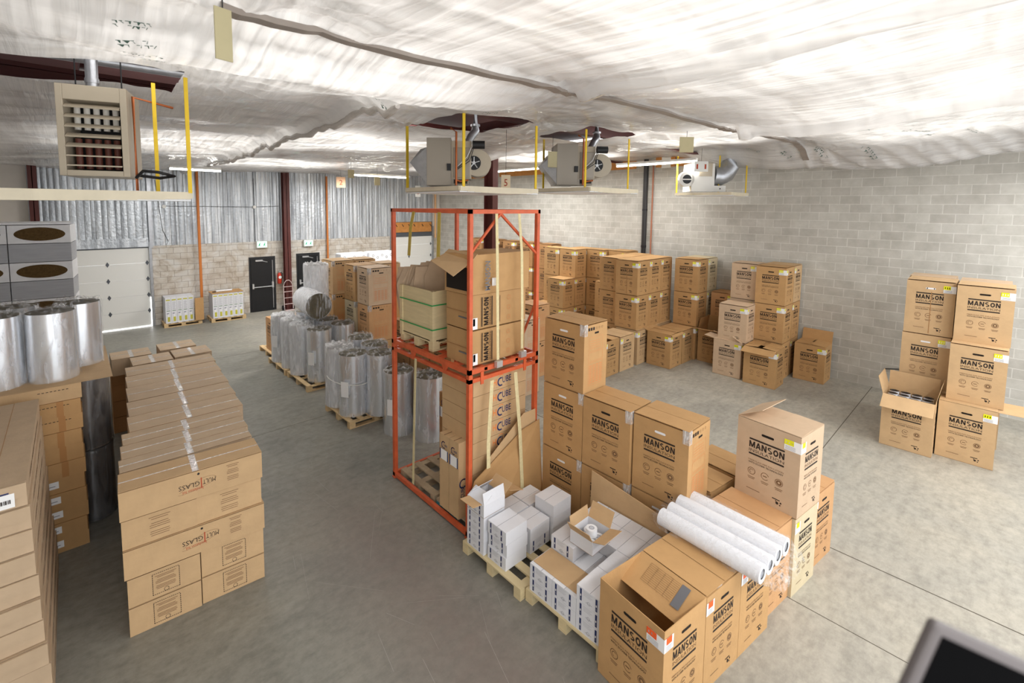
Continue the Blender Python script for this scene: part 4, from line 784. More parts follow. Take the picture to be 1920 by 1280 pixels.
# lying cartons on the upper deck
def lying(x, y, z, w, d, h, label, m=BROWN, crushed=False, text=True):
    r = root('insulation_carton', (x, y, z), 0, label, 'carton', GR); b = MB(); e = .03 if crushed else .012
    n = 10; rs = random.Random(int(z*100)); g = [[None]*(n+1) for _ in range(2)]
    vs = []; fs = []
    def bulge(u, v): return e*(math.sin(PI*u)*math.sin(PI*v))*.8+(noise.noise(Vector((u*4, v*4, z*3)))*.03 if crushed else noise.noise(Vector((u*2, v*2, z)))*.008)
    def grid(f):
        b0 = len(b.v); vv = [f(i/n, j/n) for j in range(n+1) for i in range(n+1)]; b.add(vv, [(j*(n+1)+i, j*(n+1)+i+1, (j+1)*(n+1)+i+1, (j+1)*(n+1)+i) for j in range(n) for i in range(n)], m, True)
    grid(lambda u, v: (w*u, -bulge(u, v)*math.sin(PI*u)**.3*(1 if 0 < v < 1 else 0)*(1 if 0 < u < 1 else 0), h*v)); grid(lambda u, v: (w*u, d, h*v)); grid(lambda u, v: (w*u, d*v, h-.001+(bulge(u, v) if 0 < u < 1 and 0 < v < 1 and crushed else 0))); grid(lambda u, v: (w*u, d*v, 0))
    grid(lambda u, v: (-(bulge(u, v)*.6 if 0 < u < 1 and 0 < v < 1 else 0), d*u, h*v)); grid(lambda u, v: (w, d*u, h*v))
    P0 = face_ny(-e*.8-.006 if not crushed else -.05)
    if text:
        # brand turned a quarter, reading upwards
        P = lambda u, v: P0(v, u)
        rev = lambda u, v: P0(w*.92-v*w, u)
        b.rect(lambda u, v: P0(u, v), w*.17, h*.06, w*.185, h*.92, INK); b.rect(lambda u, v: P0(u, v), w*.345, h*.06, w*.36, h*.92, INK)
        bold_word(b, lambda u, v: P0(w*.29-v, u), 'MANSON', h*.08, 0, h*.9, w*.075, INK); b.text('INSULATION', lambda u, v: P0(w*.335-v, u), h*.08, 0, h*.9, w*.03, INKS)
        for q in range(3): c = Vector(P0(w*.66, h*(.2+.3*q))); b.ring(c, .026, .03, (1, 0, 0), (0, 0, 1), INKO, 14)
        b.rect(lambda u, v: P0(u, v), w*.49, h*.1, w*.5, h*.9, INKS); b.rect(lambda u, v: P0(u, v), w*.02, h*.02, w*.1, h*.35, STW); b.rect(lambda u, v: P0(u, v-.0), w*.025, h*.12, w*.06, h*.33, STY)
    b.build('body', r, 0)
    MB().box(-.016, .02, h*.49, -.012, d-.02, h*.51, DARKC).build('flap_seam', r); MB().box(-.018, d*.05, h*.32, -.013, d*.45, h*.36, GREYI).build('flap_print', r)
    return r
lying(3.66, 4.40, 2.195, .96, .50, .44, 'lowest of the three squashed cartons lying on the rack deck, brand turned sideways')
lying(3.66, 4.41, 2.65, .98, .50, .44, 'middle of the three squashed cartons lying on the rack deck, brand turned sideways')
r = lying(3.64, 4.38, 3.10, 1.03, .54, .50, 'crumpled open carton on top of the lying cartons on the rack', crushed=True, text=False)
b = MB(); b.add([(-.02, -.02, .42), (-.02, .54, .48), (-.2, .58, .40), (-.24, .05, .26), (.06, -.05, .52), (.06, .54, .54)], [(0, 1, 2, 3), (0, 4, 5, 1)], KRAFT); o = b.build('top_flap', r); s = o.modifiers.new('t', 'SOLIDIFY'); s.thickness = .005
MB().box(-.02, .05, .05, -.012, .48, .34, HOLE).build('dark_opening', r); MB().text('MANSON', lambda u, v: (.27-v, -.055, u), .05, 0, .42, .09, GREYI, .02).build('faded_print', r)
MB().box(.30, -.06, .1, .36, -.05, .2, STW).build('torn_label', r)

# lower deck of the rack
pallet(3.63, 5.15, 1.08, .9, 'empty weathered wooden pallet at the far end of the rack base', WOODG, rz=0, group='pallets in the rack base', nb=5)
pallet(3.63, 4.36, 1.08, .74, 'wooden pallet with blue-painted blocks at the near end of the rack base', WOODG, BLUE, group='pallets in the rack base', nb=5)
def ring_logo(b, P, u, v, s):
    c = Vector(P(u, v)); ux = Vector(P(u+1, v))-c; uy = Vector(P(u, v+1))-c; b.ring(c, s*.36, s*.5, ux, uy, NAVY, 16, .9, 5.4); b.ring(c, s*.40, s*.47, ux, uy, REDI, 10, 1.2, 2.5)
def hicube(x, y, z, w, d, h, label, group, m=KRAFT, tall=False):
    r = root('duct_board_carton', (x, y, z), 0, label, 'carton', group); b = MB(); b.box(0, 0, 0, w, d, h-.004, m)
    if tall:
        P = face_nx(0, d); ring_logo(b, P, d*.45, h*.86, .1); b.text('UBE', P, d*.42, h*.845, d*.85, h*.875, NAVY, .01)
        for q in range(3): b.rect(P, d*.12, h*(.82-.02*q), d*.85, h*(.826-.02*q), INKS)
        Q = face_ny(0); ring_logo(b, Q, w*.6, h*.45, .13); b.text('CUBE', lambda u, v: Q(w*.75-v, u), h*.26, 0, h*.42, .06, NAVY, .01)
    else:
        Q = face_ny(0); b.text('HI', Q, w*.36, h*.3, w*.43, h*.72, mat('hi_orange', (232, 130, 60), .6), .01); c = Vector(Q(w*.50, h*.46)); b.ring(c, h*.2, h*.3, (1, 0, 0), (0, 0, 1), NAVY, 18, 1.2, 5.2); b.ring(Vector(Q(w*.51, h*.7)), h*.2, h*.24, (1, 0, 0), (0, 0, 1), mat('hi_orange', (232, 130, 60), .6), 10, .6, 2.6)
        b.text('UBE', Q, w*.53, h*.34, w*.70, h*.76, GREYI if False else NAVY, .01)
        for q in range(6): b.text('CANADA'[q], Q, w*(.36+.055*q), h*.12, w*(.378+.055*q), h*.2, INKO)
    b.build('body', r)
    if tall:
        s = MB(); P = face_nx(0, d, .003); s.rect(P, .01, h*.66, d-.01, h*.8, STW); P = face_nx(0, d, .0045); s.rect(P, .01, h*.66, .03, h*.8, NAVY); s.rect(P, d-.03, h*.66, d-.01, h*.8, NAVY); s.build('shipping_label', r)
        MB().box(.0, d*.48, h-.004, w, d*.52, h, INKS).build('top_seam', r)
    return r
GH = 'branded duct cartons on the lower deck of the rack'
for k in range(9): hicube(3.70, 4.40, .14+.205*k, .96, .66, .204, 'long flat branded carton in the rack, %s from the top of its pile' % ['ninth', 'eighth', 'seventh', 'sixth', 'fifth', 'fourth', 'third', 'second', 'first'][k], GH)
hicube(3.57, 4.53, .14, .13, .2, 1.03, 'narrow tall white-labelled kraft carton by the front rack post, nearer one', GH, tall=True)
hicube(3.57, 4.74, .14, .13, .2, 1.03, 'narrow tall white-labelled kraft carton by the front rack post, farther one', GH, tall=True)
hicube(4.18, 5.3, .14, .22, .28, 1.2, 'narrow tall brown carton standing behind the labelled pair in the rack', GH, BROWN, True)
hicube(4.2, 5.6, .14, .3, .22, 1.16, 'short brown carton standing deepest in the rack behind the narrow ones', GH, DARKC, True)
# big sheets leaning on the front of the rack
def sheet(pts, label, m=BROWN, th=.006, name='cardboard_sheet', group=None):
    b = MB(); b.add(pts, [tuple(range(len(pts)))], m); o = b.build(name); s = o.modifiers.new('t', 'SOLIDIFY'); s.thickness = th; return tag(o, label, 'cardboard', group)
sheet([(3.62, 4.27, .05), (3.56, 4.26, .62), (3.62, 4.28, .76), (4.45, 4.25, 1.18), (4.8, 4.26, 1.22), (4.84, 4.2, .02), (3.75, 4.14, .02)], 'large golden cardboard sheet leaning against the front of the rack', BROWN)
sheet([(3.70, 4.285, .3), (3.86, 4.285, .96), (4.5, 4.285, 1.38), (4.74, 4.285, 1.38), (4.78, 4.275, .3)], 'brown cardboard sheet tucked behind the large one at the rack front', KRAFT)

# ------------------------------------------------------------------ column of cartons right of the rack
GM = 'printed cartons stacked right of the rack'
M1 = (4.78, 3.50)
stack('B', .66, .50, .9, BROWN, 4.80, 3.52, 0, 3, 'tall three-high stack right of the orange rack', GM, tape=1, bright=1)
stack('B', .68, .48, .9, BROWN, 4.80, 2.83, 0, 2, 'two-high stack next to the tall one, right of the rack', GM, tiers=('lower', 'upper'), tape=1)
stack('B', .66, .52, .9, BROWN, 4.84, 2.15, 0, 2, 'two-high stack at the right end of the row beside the rack', GM, tiers=('lower', 'upper'), tape=1, bright=1)
GN = 'printed cartons seen between the rack post and the tall stack'
stack('B', .6, .52, .9, [TAN, TAN], 8.3, 7.55, 0, 2, 'pinkish stack seen just right of the rack post', GN, tiers=('lower', 'upper')); stack('B', .6, .5, .85, [PALE, PALE], 7.3, 6.95, 0, 2, 'paler stack seen through the rack post gap', GN, tiers=('lower', 'upper'))
sheet([(4.70, 3.30, .14), (4.70, 2.28, .14), (4.70, 2.28, .80), (4.70, 3.28, .93)], 'big plain cardboard sheet standing behind the white cartons', KRAFT, .01)

# ------------------------------------------------------------------ small white cartons on two pallets
pallet(3.38, 3.22, 1.12, .98, 'pallet carrying the left group of small white cartons', WOODY, group='pallets under the white cartons', nb=6)
pallet(3.44, 2.20, 1.12, 1.0, 'pallet carrying the right group of small white cartons', WOODY, group='pallets under the white cartons', nb=6)
SW, SD, SH = .30, .335, .152
SP = {}
def small(x, y, z, label, ends='x', opn=False, W_=SW, D_=SD):
    key = (ends, opn, W_, D_); G = 'small white cartons'
    if key in SP: return dup(SP[key], (x, y, z), 0, label, G)
    r = root('white_carton', (x, y, z), 0, label, 'carton', G); b = MB()
    if opn:
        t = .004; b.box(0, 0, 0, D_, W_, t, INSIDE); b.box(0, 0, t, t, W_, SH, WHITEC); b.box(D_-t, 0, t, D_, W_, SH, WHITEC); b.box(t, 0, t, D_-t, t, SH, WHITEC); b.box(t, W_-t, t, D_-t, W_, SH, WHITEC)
    else: b.box(0, 0, 0, D_, W_, SH-.002, WHITEC)
    for f in ends:
        P, w = (face_nx(0, W_), W_) if f == 'x' else (face_ny(0), D_)
        for u in (.13, .72):
            b.rect(P, w*u, SH*.12, w*u+.022, SH*.92, NAVY); P2 = (face_nx(0, W_, .003) if f == 'x' else face_ny(0, .003)); b.rect(P2, w*u+.006, SH*.42, w*u+.016, SH*.56, STW); b.rect(P2, w*u+.009, SH*.2, w*u+.013, SH*.36, SOFTG)
        for q in range(4): b.rect(P, w*.27, SH*(.86-.09*q), w*(.6-.06*(q % 2)), SH*(.875-.09*q), SOFTG)
        c = Vector(P(w*.47, SH*.25)); ux = Vector(P(w*.47+1, SH*.25))-c; b.ring(c, .014, .018, ux, (0, 0, 1), SOFTG, 8); b.rect(P, w*.36, SH*.22, w*.60, SH*.245, SOFTG)
    b.build('body', r)
    if not opn: MB().box(0, W_*.48, SH-.002, D_, W_*.495, SH-.001, SOFTG).build('top_seam', r)
    SP[key] = r; KIDS[r.name] = kids(r); return r
L3 = ['bottom', 'middle', 'top']
for i in range(3): small(3.40, 3.84, .14+SH*i, L3[i]+' white carton of the aisle-side corner pile on the left pallet')
for i in range(3): small(3.43+(.015 if i == 1 else 0), 3.50, .14+SH*i, L3[i]+' white carton of the near corner pile on the left pallet')
for i in range(2): small(3.83, 3.50, .14+SH*i, ['bottom', 'top'][i]+' white carton of the two-high pile with sideways print on the left pallet', 'y' if i == 0 else '')
for i in range(2): small(3.80, 3.82, .14+SH*i, ['bottom', 'top'][i]+' white carton of the middle pile on the left pallet', '')
for i in range(3): small(4.19, 3.46, .14+SH*i, L3[i]+' white carton of the pile nearest the tall brown stack', '')
for i in range(2): small(4.15, 3.82, .14+SH*i, ['bottom', 'top'][i]+' white carton of the back corner pile on the left pallet', '')
r = small(3.40, 3.84, .14+SH*3, 'open white carton with spread flaps on top of the aisle-side pile', 'x', True)
flap(r, '-x', SW, SD, SH, 150, .15, WHITEC); flap(r, '+x', SW, SD, SH, 35, .16, KRAFT); flap(r, '-y', SW, SD, SH, 100, .14, WHITEC); flap(r, '+y', SW, SD, SH, 130, .13, WHITEC)
flap(r, '-x', SW, SD, SH, 8, .14, KRAFT, u0=.1, u1=.9)
o = sheet([(3.8, 4.12, .75), (4.1, 4.12, .62), (4.12, 3.9, .62), (3.84, 3.85, .75)], 'loose brown flap lying behind the open white carton', KRAFT)
# right pallet
for k in range(3):
    for i in range(2): small(3.46, 2.86-.305*k, .14+SH*i, '%s white carton in the aisle-side row of the right pallet, %s from the left' % (['bottom', 'top'][i], ['first', 'second', 'third'][k]))
for i in range(2, 3): small(3.46, 2.25, .14+SH*i, 'third-layer white carton at the near end of the right pallet row')
for k in range(3):
    for i in range(2): small(3.80, 2.86-.305*k, .14+SH*i, '%s white carton in the second row of the right pallet, %s from the left' % (['bottom', 'top'][i], ['first', 'second', 'third'][k]), 'x' if k == 1 else '')
small(3.80, 2.86-.0, .14+SH*2, 'upper white carton in front of the open tape box', 'x'); small(3.80, 2.25, .14+SH*2, 'upper white carton near the golden open carton', '')
for k in range(3):
    for i in range(3): small(4.14, 2.86-.305*k, .14+SH*i, '%s white carton in the third row of the right pallet, %s from the left' % (L3[i], ['first', 'second', 'third'][k]), '')
    if k > 0: small(4.48, 2.86-.305*k, .14+SH*2, 'top white carton by the leaning sheet, %s' % ['', 'middle one', 'near one'][k], '', D_=.2)
    for i in range(2 if k > 0 else 3): small(4.48, 2.86-.305*k, .14+SH*i, '%s white carton hidden along the leaning sheet, %s from the left' % (L3[i], ['first', 'second', 'third'][k]), '', D_=.2)
sheet([(3.50, 3.15, .4475), (3.50, 2.56, .4475), (3.79, 2.56, .4475), (3.79, 3.15, .4475)], 'brown cardboard pad lying on the white cartons of the right pallet', KRAFT, .004)
TZ = .14+SH*3+.002
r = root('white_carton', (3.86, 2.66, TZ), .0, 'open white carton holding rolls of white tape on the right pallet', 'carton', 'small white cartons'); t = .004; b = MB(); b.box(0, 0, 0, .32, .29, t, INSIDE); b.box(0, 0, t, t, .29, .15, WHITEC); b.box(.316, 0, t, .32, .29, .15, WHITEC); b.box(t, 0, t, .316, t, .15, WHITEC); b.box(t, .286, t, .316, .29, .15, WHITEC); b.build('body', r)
for s_, a_, l_ in (('-x', 60, .12), ('+x', 62, .17), ('-y', 20, .15), ('+y', 82, .13)): flap(r, s_, .29, .32, .15, a_, l_, KRAFT)
TP = None
for n, (x, y, z, lab) in enumerate([(3.93, 2.73, .004, 'left near'), (4.06, 2.73, .004, 'right near'), (3.94, 2.86, .004, 'left far'), (4.08, 2.86, .004, 'right far'), (4.02, 2.79, .09, 'upper')]):
    if TP is None:
        TP = root('tape_roll', (x, y, TZ+z), 0, lab+' white tape roll in the open white carton', 'tape roll', 'white tape rolls'); MB().tube([(0, 0, 0), (0, 0, .08)], .06, WHITEP, 24).build('tape', TP); MB().ring((0, 0, .081), .022, .03, (1, 0, 0), (0, 1, 0), SOFTG, 16).disc((0, 0, .0812), .022, (1, 0, 0), (0, 1, 0), mat('core_shade', (190, 192, 200), .8)).build('core', TP); KIDS[TP.name] = kids(TP)
    else: dup(TP, (x, y, TZ+z), 0, lab+' white tape roll in the open white carton')

# ------------------------------------------------------------------ near row of printed cartons
GQ = 'printed cartons in the near row'; RZ = -.125; c_, s_ = math.cos(RZ), math.sin(RZ)
def rowpos(t, q=0): return (3.30+t*c_-q*s_, 1.587+t*s_+q*c_, 0)
carton('A', .655, .585, .9, BROWN, rowpos(0), RZ, 'open golden carton at the bottom of the picture, nearest the camera, with an orange label', GQ, open=[('+x', 206, .34)], stk='owf')
carton('A', .655, .575, .9, BROWN, rowpos(.592), RZ, 'closed golden carton right behind the nearest open one, orange label on its side', GQ, stk='ow')
carton('A', .655, .575, .9, BROWN, rowpos(1.172), RZ, 'closed golden carton under the near end of the white tube bundle, orange label edge', GQ, stk='ow')
carton('A', .66, .575, .9, TAN, rowpos(1.76, .06), RZ, 'orange-brown carton under the far end of the white tube bundle', GQ)
carton('A', .66, .56, .9, BEIGE, rowpos(2.34, .03), RZ, 'beige lower carton of the two-high stack in the near row', GQ, stk='yw')
carton('A', .66, .58, .9, TAN, rowpos(2.94, .08), RZ, 'orange-brown carton at the far end of the near row with a blue and white label', GQ, stk='bw')
carton('A', .66, .57, .9, PALE, (rowpos(2.33, .02)[0], rowpos(2.33, .02)[1], .9), RZ, 'pale carton with one raised flap standing on top of the near row', GQ, open=[('-x', 178, .28), ('+x', 180, .3), ('-y', 179, .3), ('+y', 151, .3)], stk='ywf')
top = bpy.data.objects.get([o.name for o in COL.objects if o.get('label', '').startswith('pale carton with one raised')][0])
carton('A', .6, .5, .9, BROWN, (5.40, 2.12, 0), RZ, 'brown carton behind the pale stacked one, its top partly visible', GQ)
carton('A', .6, .5, .9, BROWN, (5.98, 2.06, 0), RZ, 'second brown carton hidden behind the pale stacked one', GQ)
tb = MB(); tb.box(.16, .0, .9, .24, .655, .903, TAPE); o = tb.build('top_tape', [q for q in COL.objects if q.get('label', '').startswith('closed golden carton right behind')][0])
# white tube bundle in a clear bag
r = root('tube_bundle', (4.36, 2.24, .905), -.06, 'bundle of four white pipe covers in a clear plastic bag lying on the near row', 'tubes')
tubes = [(.10, .085, .085), (.27, .085, .085), (.45, .09, .09), (.64, .085, .085)]
for x, z, rr in tubes:
    b = MB(); b.tube([(x, 0, z), (x, -.98, z)], rr, WHITEC, 28, False); b.ring((x, -.98, z), rr*.55, rr, (1, 0, 0), (0, 0, 1), WHITEP, 24); b.ring((x, 0, z), rr*.55, rr, (1, 0, 0), (0, 0, 1), WHITEP, 24); b.disc((x, -.97, z), rr*.56, (1, 0, 0), (0, 0, 1), SOFTG, 16); b.disc((x, -.01, z), rr*.56, (1, 0, 0), (0, 0, 1), SOFTG, 16); b.build('pipe_cover', r)
b = MB(); n = 64; vs = []; L = 26
for i in range(L):
    y = .13-1.27*i/(L-1); e = max(0, (y-.0)/.13) if y > 0 else max(0, (-.98-y)/.16); e = min(e, 1)
    for k in range(n):
        a = 2*PI*k/n; cx, cz = .37, .088; X = cx+.39*math.copysign(abs(math.cos(a))**.35, math.cos(a)); Zz = cz+.095*math.copysign(abs(math.sin(a))**.6, math.sin(a))
        Zz += -.018*(math.cos((X-.1)*2*PI/.18)*-.5+.5)*(1 if Zz > cz else 0)
        q = noise.noise(Vector((X*9, y*7, Zz*9)))*.02*(1+2*e)
        X = cx+(X-cx)*(1-.45*e*abs(math.sin(a*2+y*9))-.3*e*e); Zz = max(-.0, cz+(Zz-cz)*(1-.35*e)+q*.8-.07*e*e); vs.append((X+q, y, Zz))
b.add(vs, [(i*n+k, i*n+(k+1) % n, (i+1)*n+(k+1) % n, (i+1)*n+k) for i in range(L-1) for k in range(n)], BAG, True); b.build('plastic_bag', r)

# ------------------------------------------------------------------ cartons along the block wall (right of the room)
GW = 'printed cartons along the block wall'
Y1 = 'ywf'
for n, x in enumerate((11.12, 11.74, 12.36)):
    w_ = ['its left column', 'its middle column', 'its right column'][n]
    for i in range(3): carton('A', .66, .615, .928, [KRAFT, BROWN, BROWN][i], (x, 6.5 if i else 6.44, .93*i), 0, '%s carton in the long three-high block by the wall, %s' % (['bottom', 'middle', 'top'][i], w_), GW, stk=Y1 if n == 0 else 'yw', **({'dent': 1} if n == 0 and i == 2 else {}))
for n, x in enumerate((11.3, 11.93, 12.56)):
    for i in range(3): carton('A', .6, .615, .928, BROWN, (x, 7.2, .93*i), 0, '%s carton in the row behind the long three-high block, %s column' % (['bottom', 'middle', 'top'][i], ['left', 'middle', 'right'][n]), GW)
for n, x in enumerate((9.62, 10.31)): carton('A', .66, .66 if n else .62, .9, [BROWN, KRAFT][n], (x, 6.44, 0), 0, ['single-height carton with raised flap just right of the tall near stack', 'single-height carton against the long three-high block'][n], GW, stk='yw', **({'open': [('-x', 60, .25), ('+x', 180, .3), ('+y', 88, .3)]} if n == 0 else {}))
for n, (x, y, l) in enumerate([(9.62, 7.55, 'left'), (10.35, 7.6, 'right')]): carton('A', .62, .62, .9, KRAFT, (x, y, .0), 0, 'low open carton with sprawled flaps behind the tall near stack, %s one' % l, GW, open=[('-x', 25, .28), ('+x', 150, .3), ('-y', -12, .3), ('+y', 10, .3)], stk='yw')
carton('A', .66, .63, .9, BROWN, (11.48, 5.70, 0), 0, 'floor carton with torn flaps and dark mouth before the long three-high block', GW, open=[('-x', 178, .33), ('+x', 176, .33), ('-y', -35, .08), ('+y', 20, .2)], stk=Y1)
carton('A', .66, .66, .9, BROWN, (12.13, 5.69, 0), 0, 'floor carton right beside the torn-flap one', GW, stk='yw')
for n, x in enumerate((12.75, 13.38)):
    for i in range(3): carton('A', .66, .61, .928, [BROWN, BROWN, BROWN][i] if n == 0 else BEIGE, (x, 5.63 if i or 1 else 5.6, .93*i), 0, '%s carton of the three-high %s stack right of the long block' % (['bottom', 'middle', 'top'][i], ['front', 'wall-side'][n]), GW, stk=Y1 if n == 0 else 'yw')
carton('A', .62, .6, .9, BROWN, (12.80, 4.96, 0), 0, 'open floor carton with a wide flap folded out, left of the pale carton', GW, open=[('-x', 12, .3), ('+x', 95, .3), ('-y', 60, .25), ('+y', 100, .3)])
for i in range(2): carton('A', .6, .6, .928, TAN, (13.42, 4.93, .93*i), 0, ['lower', 'upper'][i]+' orange-brown carton half hidden behind the pale ones', GW, stk='yf')
carton('A', .66, .6, .9, PALE, (12.13, 4.22, 0), 0, 'pale pinkish floor carton with a half open lid', GW, open=[('-x', 176, .3), ('+x', 176, .3), ('-y', 150, .25), ('+y', 8, .25)], stk=Y1)
carton('A', .66, .6, .9, PALE, (12.2, 4.15, .905), .02, 'pale pinkish carton stacked on the half open pale one', GW, stk=Y1)
for i in range(3): carton('A', .62, .6, .928, PALE, (12.95, 4.22, .93*i), 0, '%s pale carton of the three-high stack left of the tall brown one' % ['bottom', 'middle', 'top'][i], GW, stk='yf')
for n, x in enumerate((12.75, 13.38)):
    for i in range(3): carton('A', .66, .61, .928, BROWN if n == 0 or i < 2 else KRAFT, (x, 3.52, .93*i), 0, '%s carton of the brown three-high %s stack beside the lone corner carton' % (['bottom', 'middle', 'top'][i], ['front', 'wall-side'][n]), GW, stk=Y1 if n == 0 else 'yw')
carton('A', .7, .6, .9, BROWN, (12.03, 3.42, 0), 0, 'floor carton with a sagging lid flap before the brown three-high stack', GW, open=[('-x', -18, .26), ('+x', 178, .34), ('-y', 175, .3), ('+y', 175, .3)], stk=Y1)
carton('A', .64, .6, .9, BROWN, (13.30, 2.76, 0), 0, 'lone floor carton with one flap sticking up, rightmost before the bare wall', GW, open=[('-x', 178, .3), ('+x', 75, .28), ('-y', 176, .3), ('+y', 176, .3)], stk=Y1)
# back rows
GBK = 'printed cartons in the far rows by the block wall'
def bstack(x, y, n, where, top='ywf', D_=.58, m=BROWN):
    for i in range(n): carton('A', .66, D_, .933, m, (x, y, .935*i), 0, '%s carton of the %s' % (['bottom', 'middle', 'top'][i], where), GBK, stk=top)
bstack(11.70, 9.46, 2, 'two-high stack jutting out from the far rows'); bstack(12.3, 9.46, 3, 'far row stack, second from its left end')
bstack(12.3, 10.15, 3, 'far row stack at its left end'); bstack(12.9, 8.78, 3, 'far row stack, third from its left end'); bstack(13.1, 8.08, 3, 'far row stack at its right end, next to the long block', D_=.7)
bstack(12.3, 8.0, 2, 'two-high stack between the far row and the long block'); bstack(12.9, 9.47, 3, 'far row stack set back towards the wall'); bstack(11.7, 10.16, 1, 'low far carton left of the jutting stack')
for n, y in enumerate((11.35, 12.3, 13.3, 14.3, 15.3)): bstack(13.3, y, 3, 'distant stack seen over the rack cartons, %s from the right' % ['first', 'second', 'third', 'fourth', 'fifth'][n], m=DARKC)
# ------------------------------------------------------------------ right-hand stack
GS = 'printed cartons in the right-hand stack'
RX = 10.84
carton('A', .69, .62, .93, KRAFT, (10.72, .65, 0), 0, 'open carton full of pipe covers at the lower left of the right-hand stack', GS, open=[('-x', -35, .3), ('+x', 85, .28), ('-y', 80, .3), ('+y', 75, .3)])
for j in range(3):
    for k in range(4): 
        r = root('pipe_cover', (10.83+.17*j, .77+.155*k, .02), 0, 'dark-bored pipe cover in the open right-hand carton, %s row, %s from its right' % (['front', 'middle', 'rear'][j], ['first', 'second', 'third', 'fourth'][k]), 'tube', 'pipe covers standing in the open carton')
        MB().tube([(0, 0, 0), (0, 0, .87)], .07, WHITEC, 18, False).ring((0, 0, .87), .052, .07, (1, 0, 0), (0, 1, 0), WOOL, 18).build('jacket', r); MB().disc((0, 0, .865), .053, (1, 0, 0), (0, 1, 0), HOLE, 16).build('bore', r)
carton('A', .69, .62, .97, KRAFT, (10.95, -.06, 0), 0, 'bottom carton at the lower right of the right-hand stack with a flap sticking out', GS, stk='yf', open=[('-x', 179, .3), ('+x', 179, .3), ('-y', 2, .3)])
carton('A', .67, .62, .97, KRAFT, (11.10, -.11, .985), 0, 'middle carton in the right column of the right-hand stack', GS, stk='yf')
carton('A', .67, .62, .97, KRAFT, (11.32, -.12, 1.965), 0, 'top carton in the right column of the right-hand stack', GS, stk='yf')
for i in range(2): carton('A', .65, .6, .97, KRAFT, (11.5, .58, .98*i), 0, ['lower', 'middle'][i]+' carton behind the open one in the right-hand stack', GS, stk='yf', bright=1)
carton('A', .65, .6, .97, KRAFT, (11.5, .57, 1.96), 0, 'top left carton of the right-hand stack with a crease down its front', GS, stk='yf', bright=1, dent=1)
for n, (x, y) in enumerate([(12.14, .62), (11.97, -.08)]):
    for i in range(3): carton('A', .64, .6, .97, [KRAFT, KRAFT, PALE][i], (x, y, .98*i), 0, '%s carton in the rear of the right-hand stack, %s' % (['bottom', 'middle', 'top'][i], ['left side', 'right side'][n]), GS)
mb = MB().tube([(XW-.02, 1.75, .5), (XW-.02, 1.2, .62), (XW-.03, 1.0, .45), (XW-.03, 1.05, .1)], .012, mat('black_smear', (70, 70, 68), .9), 6); tag(mb.build('loose_cable'), 'thin dark cable on the block wall left of the right-hand stack', 'cable')

# ------------------------------------------------------------------ long stack of wide flat cartons (left aisle)
GL = 'wide flat cartons of the long left stack'
def swirl(b, P, u, v, sx, m=INKS):
    pts = []
    for k in range(41):
        a = k/40*2*PI*1.0+.4; pts.append((u+sx*math.cos(a)*1.0+sx*.15*math.sin(2*a), v+sx*.28*math.sin(a)+sx*.25*math.cos(a)))
    for (a0, b0), (a1, b1) in zip(pts[:-4], pts[1:-3]):
        d = Vector((a1-a0, b1-b0)); 
        if d.length < 1e-6: continue
        nn = Vector((-d.y, d.x)).normalized()*.0012; b.add([P(a0-nn.x, b0-nn.y), P(a1-nn.x, b1-nn.y), P(a1+nn.x, b1+nn.y), P(a0+nn.x, b0+nn.y)], [(0, 1, 2, 3)], m)
def blocktext(b, P, u, v, w, h, m=INKS):
    rs = random.Random(3)
    for q in range(10):
        if q in (3, 7): continue
        l = w*rs.uniform(.75, 1); b.rect(P, u+(w-l)/2, v+h*q/10, u+(w+l)/2, v+h*q/10+.0055, m)
def wide(x, y, z, w, d, h, label, pr='', m=KRAFT, rz=0, tape=True):
    key = ('wide', w, d, h, pr, m.name, tape)
    if key in PROTO: return dup(PROTO[key], (x, y, z), rz, label, GL)
    r = root('wide_carton', (x, y, z), rz, label, 'carton', GL); b = MB(); b.box(0, 0, .004, w, d, h-.008, m); b.box(.006, .006, 0, w-.006, d, h-.003, DARKC); b.box(-.002, -.004, h*.965, w+.002, .01, h-.008, m); P = face_ny(0)
    if pr == 'logo':
        R_ = lambda u, v: P(w-u, h-v)    # printed upside down
        b.text('MULT', R_, w*.36, h*.40, w*.452, h*.56, INK, .0); b.text('I', R_, w*.4575, h*.30, w*.4655, h*.66, REDI, 0); b.text('GLASS', R_, w*.474, h*.40, w*.62, h*.56, INK, 0); b.text('Insulation ltd.', R_, w*.45, h*.62, w*.60, h*.72, REDI)
        swirl(b, R_, w*.49, h*.52, w*.13); b.disc(P(w*.52, h*.86), .012, (1, 0, 0), (0, 0, 1), BLACK, 8); blocktext(b, P, w*.72, h*.3, w*.1, h*.6)
    if pr == 'text': blocktext(b, P, w*.34, h*.18, w*.30, h*.7)
    if pr == 'box':
        for k in range(14):
            for vv in (h*.12, h*.84): b.rect(P, w*.32+k*w*.027, vv, w*.32+k*w*.027+w*.018, vv+.006, INK)
        for k in range(10):
            for uu in (w*.32, w*.69): b.rect(P, uu, h*.12+k*h*.073, uu+.006, h*.12+k*h*.073+h*.05, INK)
        blocktext(b, P, w*.35, h*.3, w*.31, h*.5, INKS); b.ring(P(w*.51, h*.2), .018, .022, (1, 0, 0), (0, 0, 1), INK, 12)
    b.build('body', r)
    b = MB(); b.box(0, 0, h-.003, w, d*.497, h, m); b.box(0, d*.503, h-.003, w, d, h, m); b.build('top_flaps', r)
    if tape: b = MB(); b.box(w*.5-.028, -.001, h-.0005, w*.5+.03, d+.001, h+.001, TAPEW); b.box(0, d*.5-.006, h-.0005, w, d*.5+.008, h+.001, TAPEW); b.build('tape_strip', r)
    PROTO[key] = r; KIDS[r.name] = kids(r); return r
x0, y0 = .235, 5.42; T5 = ['bottom', 'second', 'third', 'fourth', 'top']
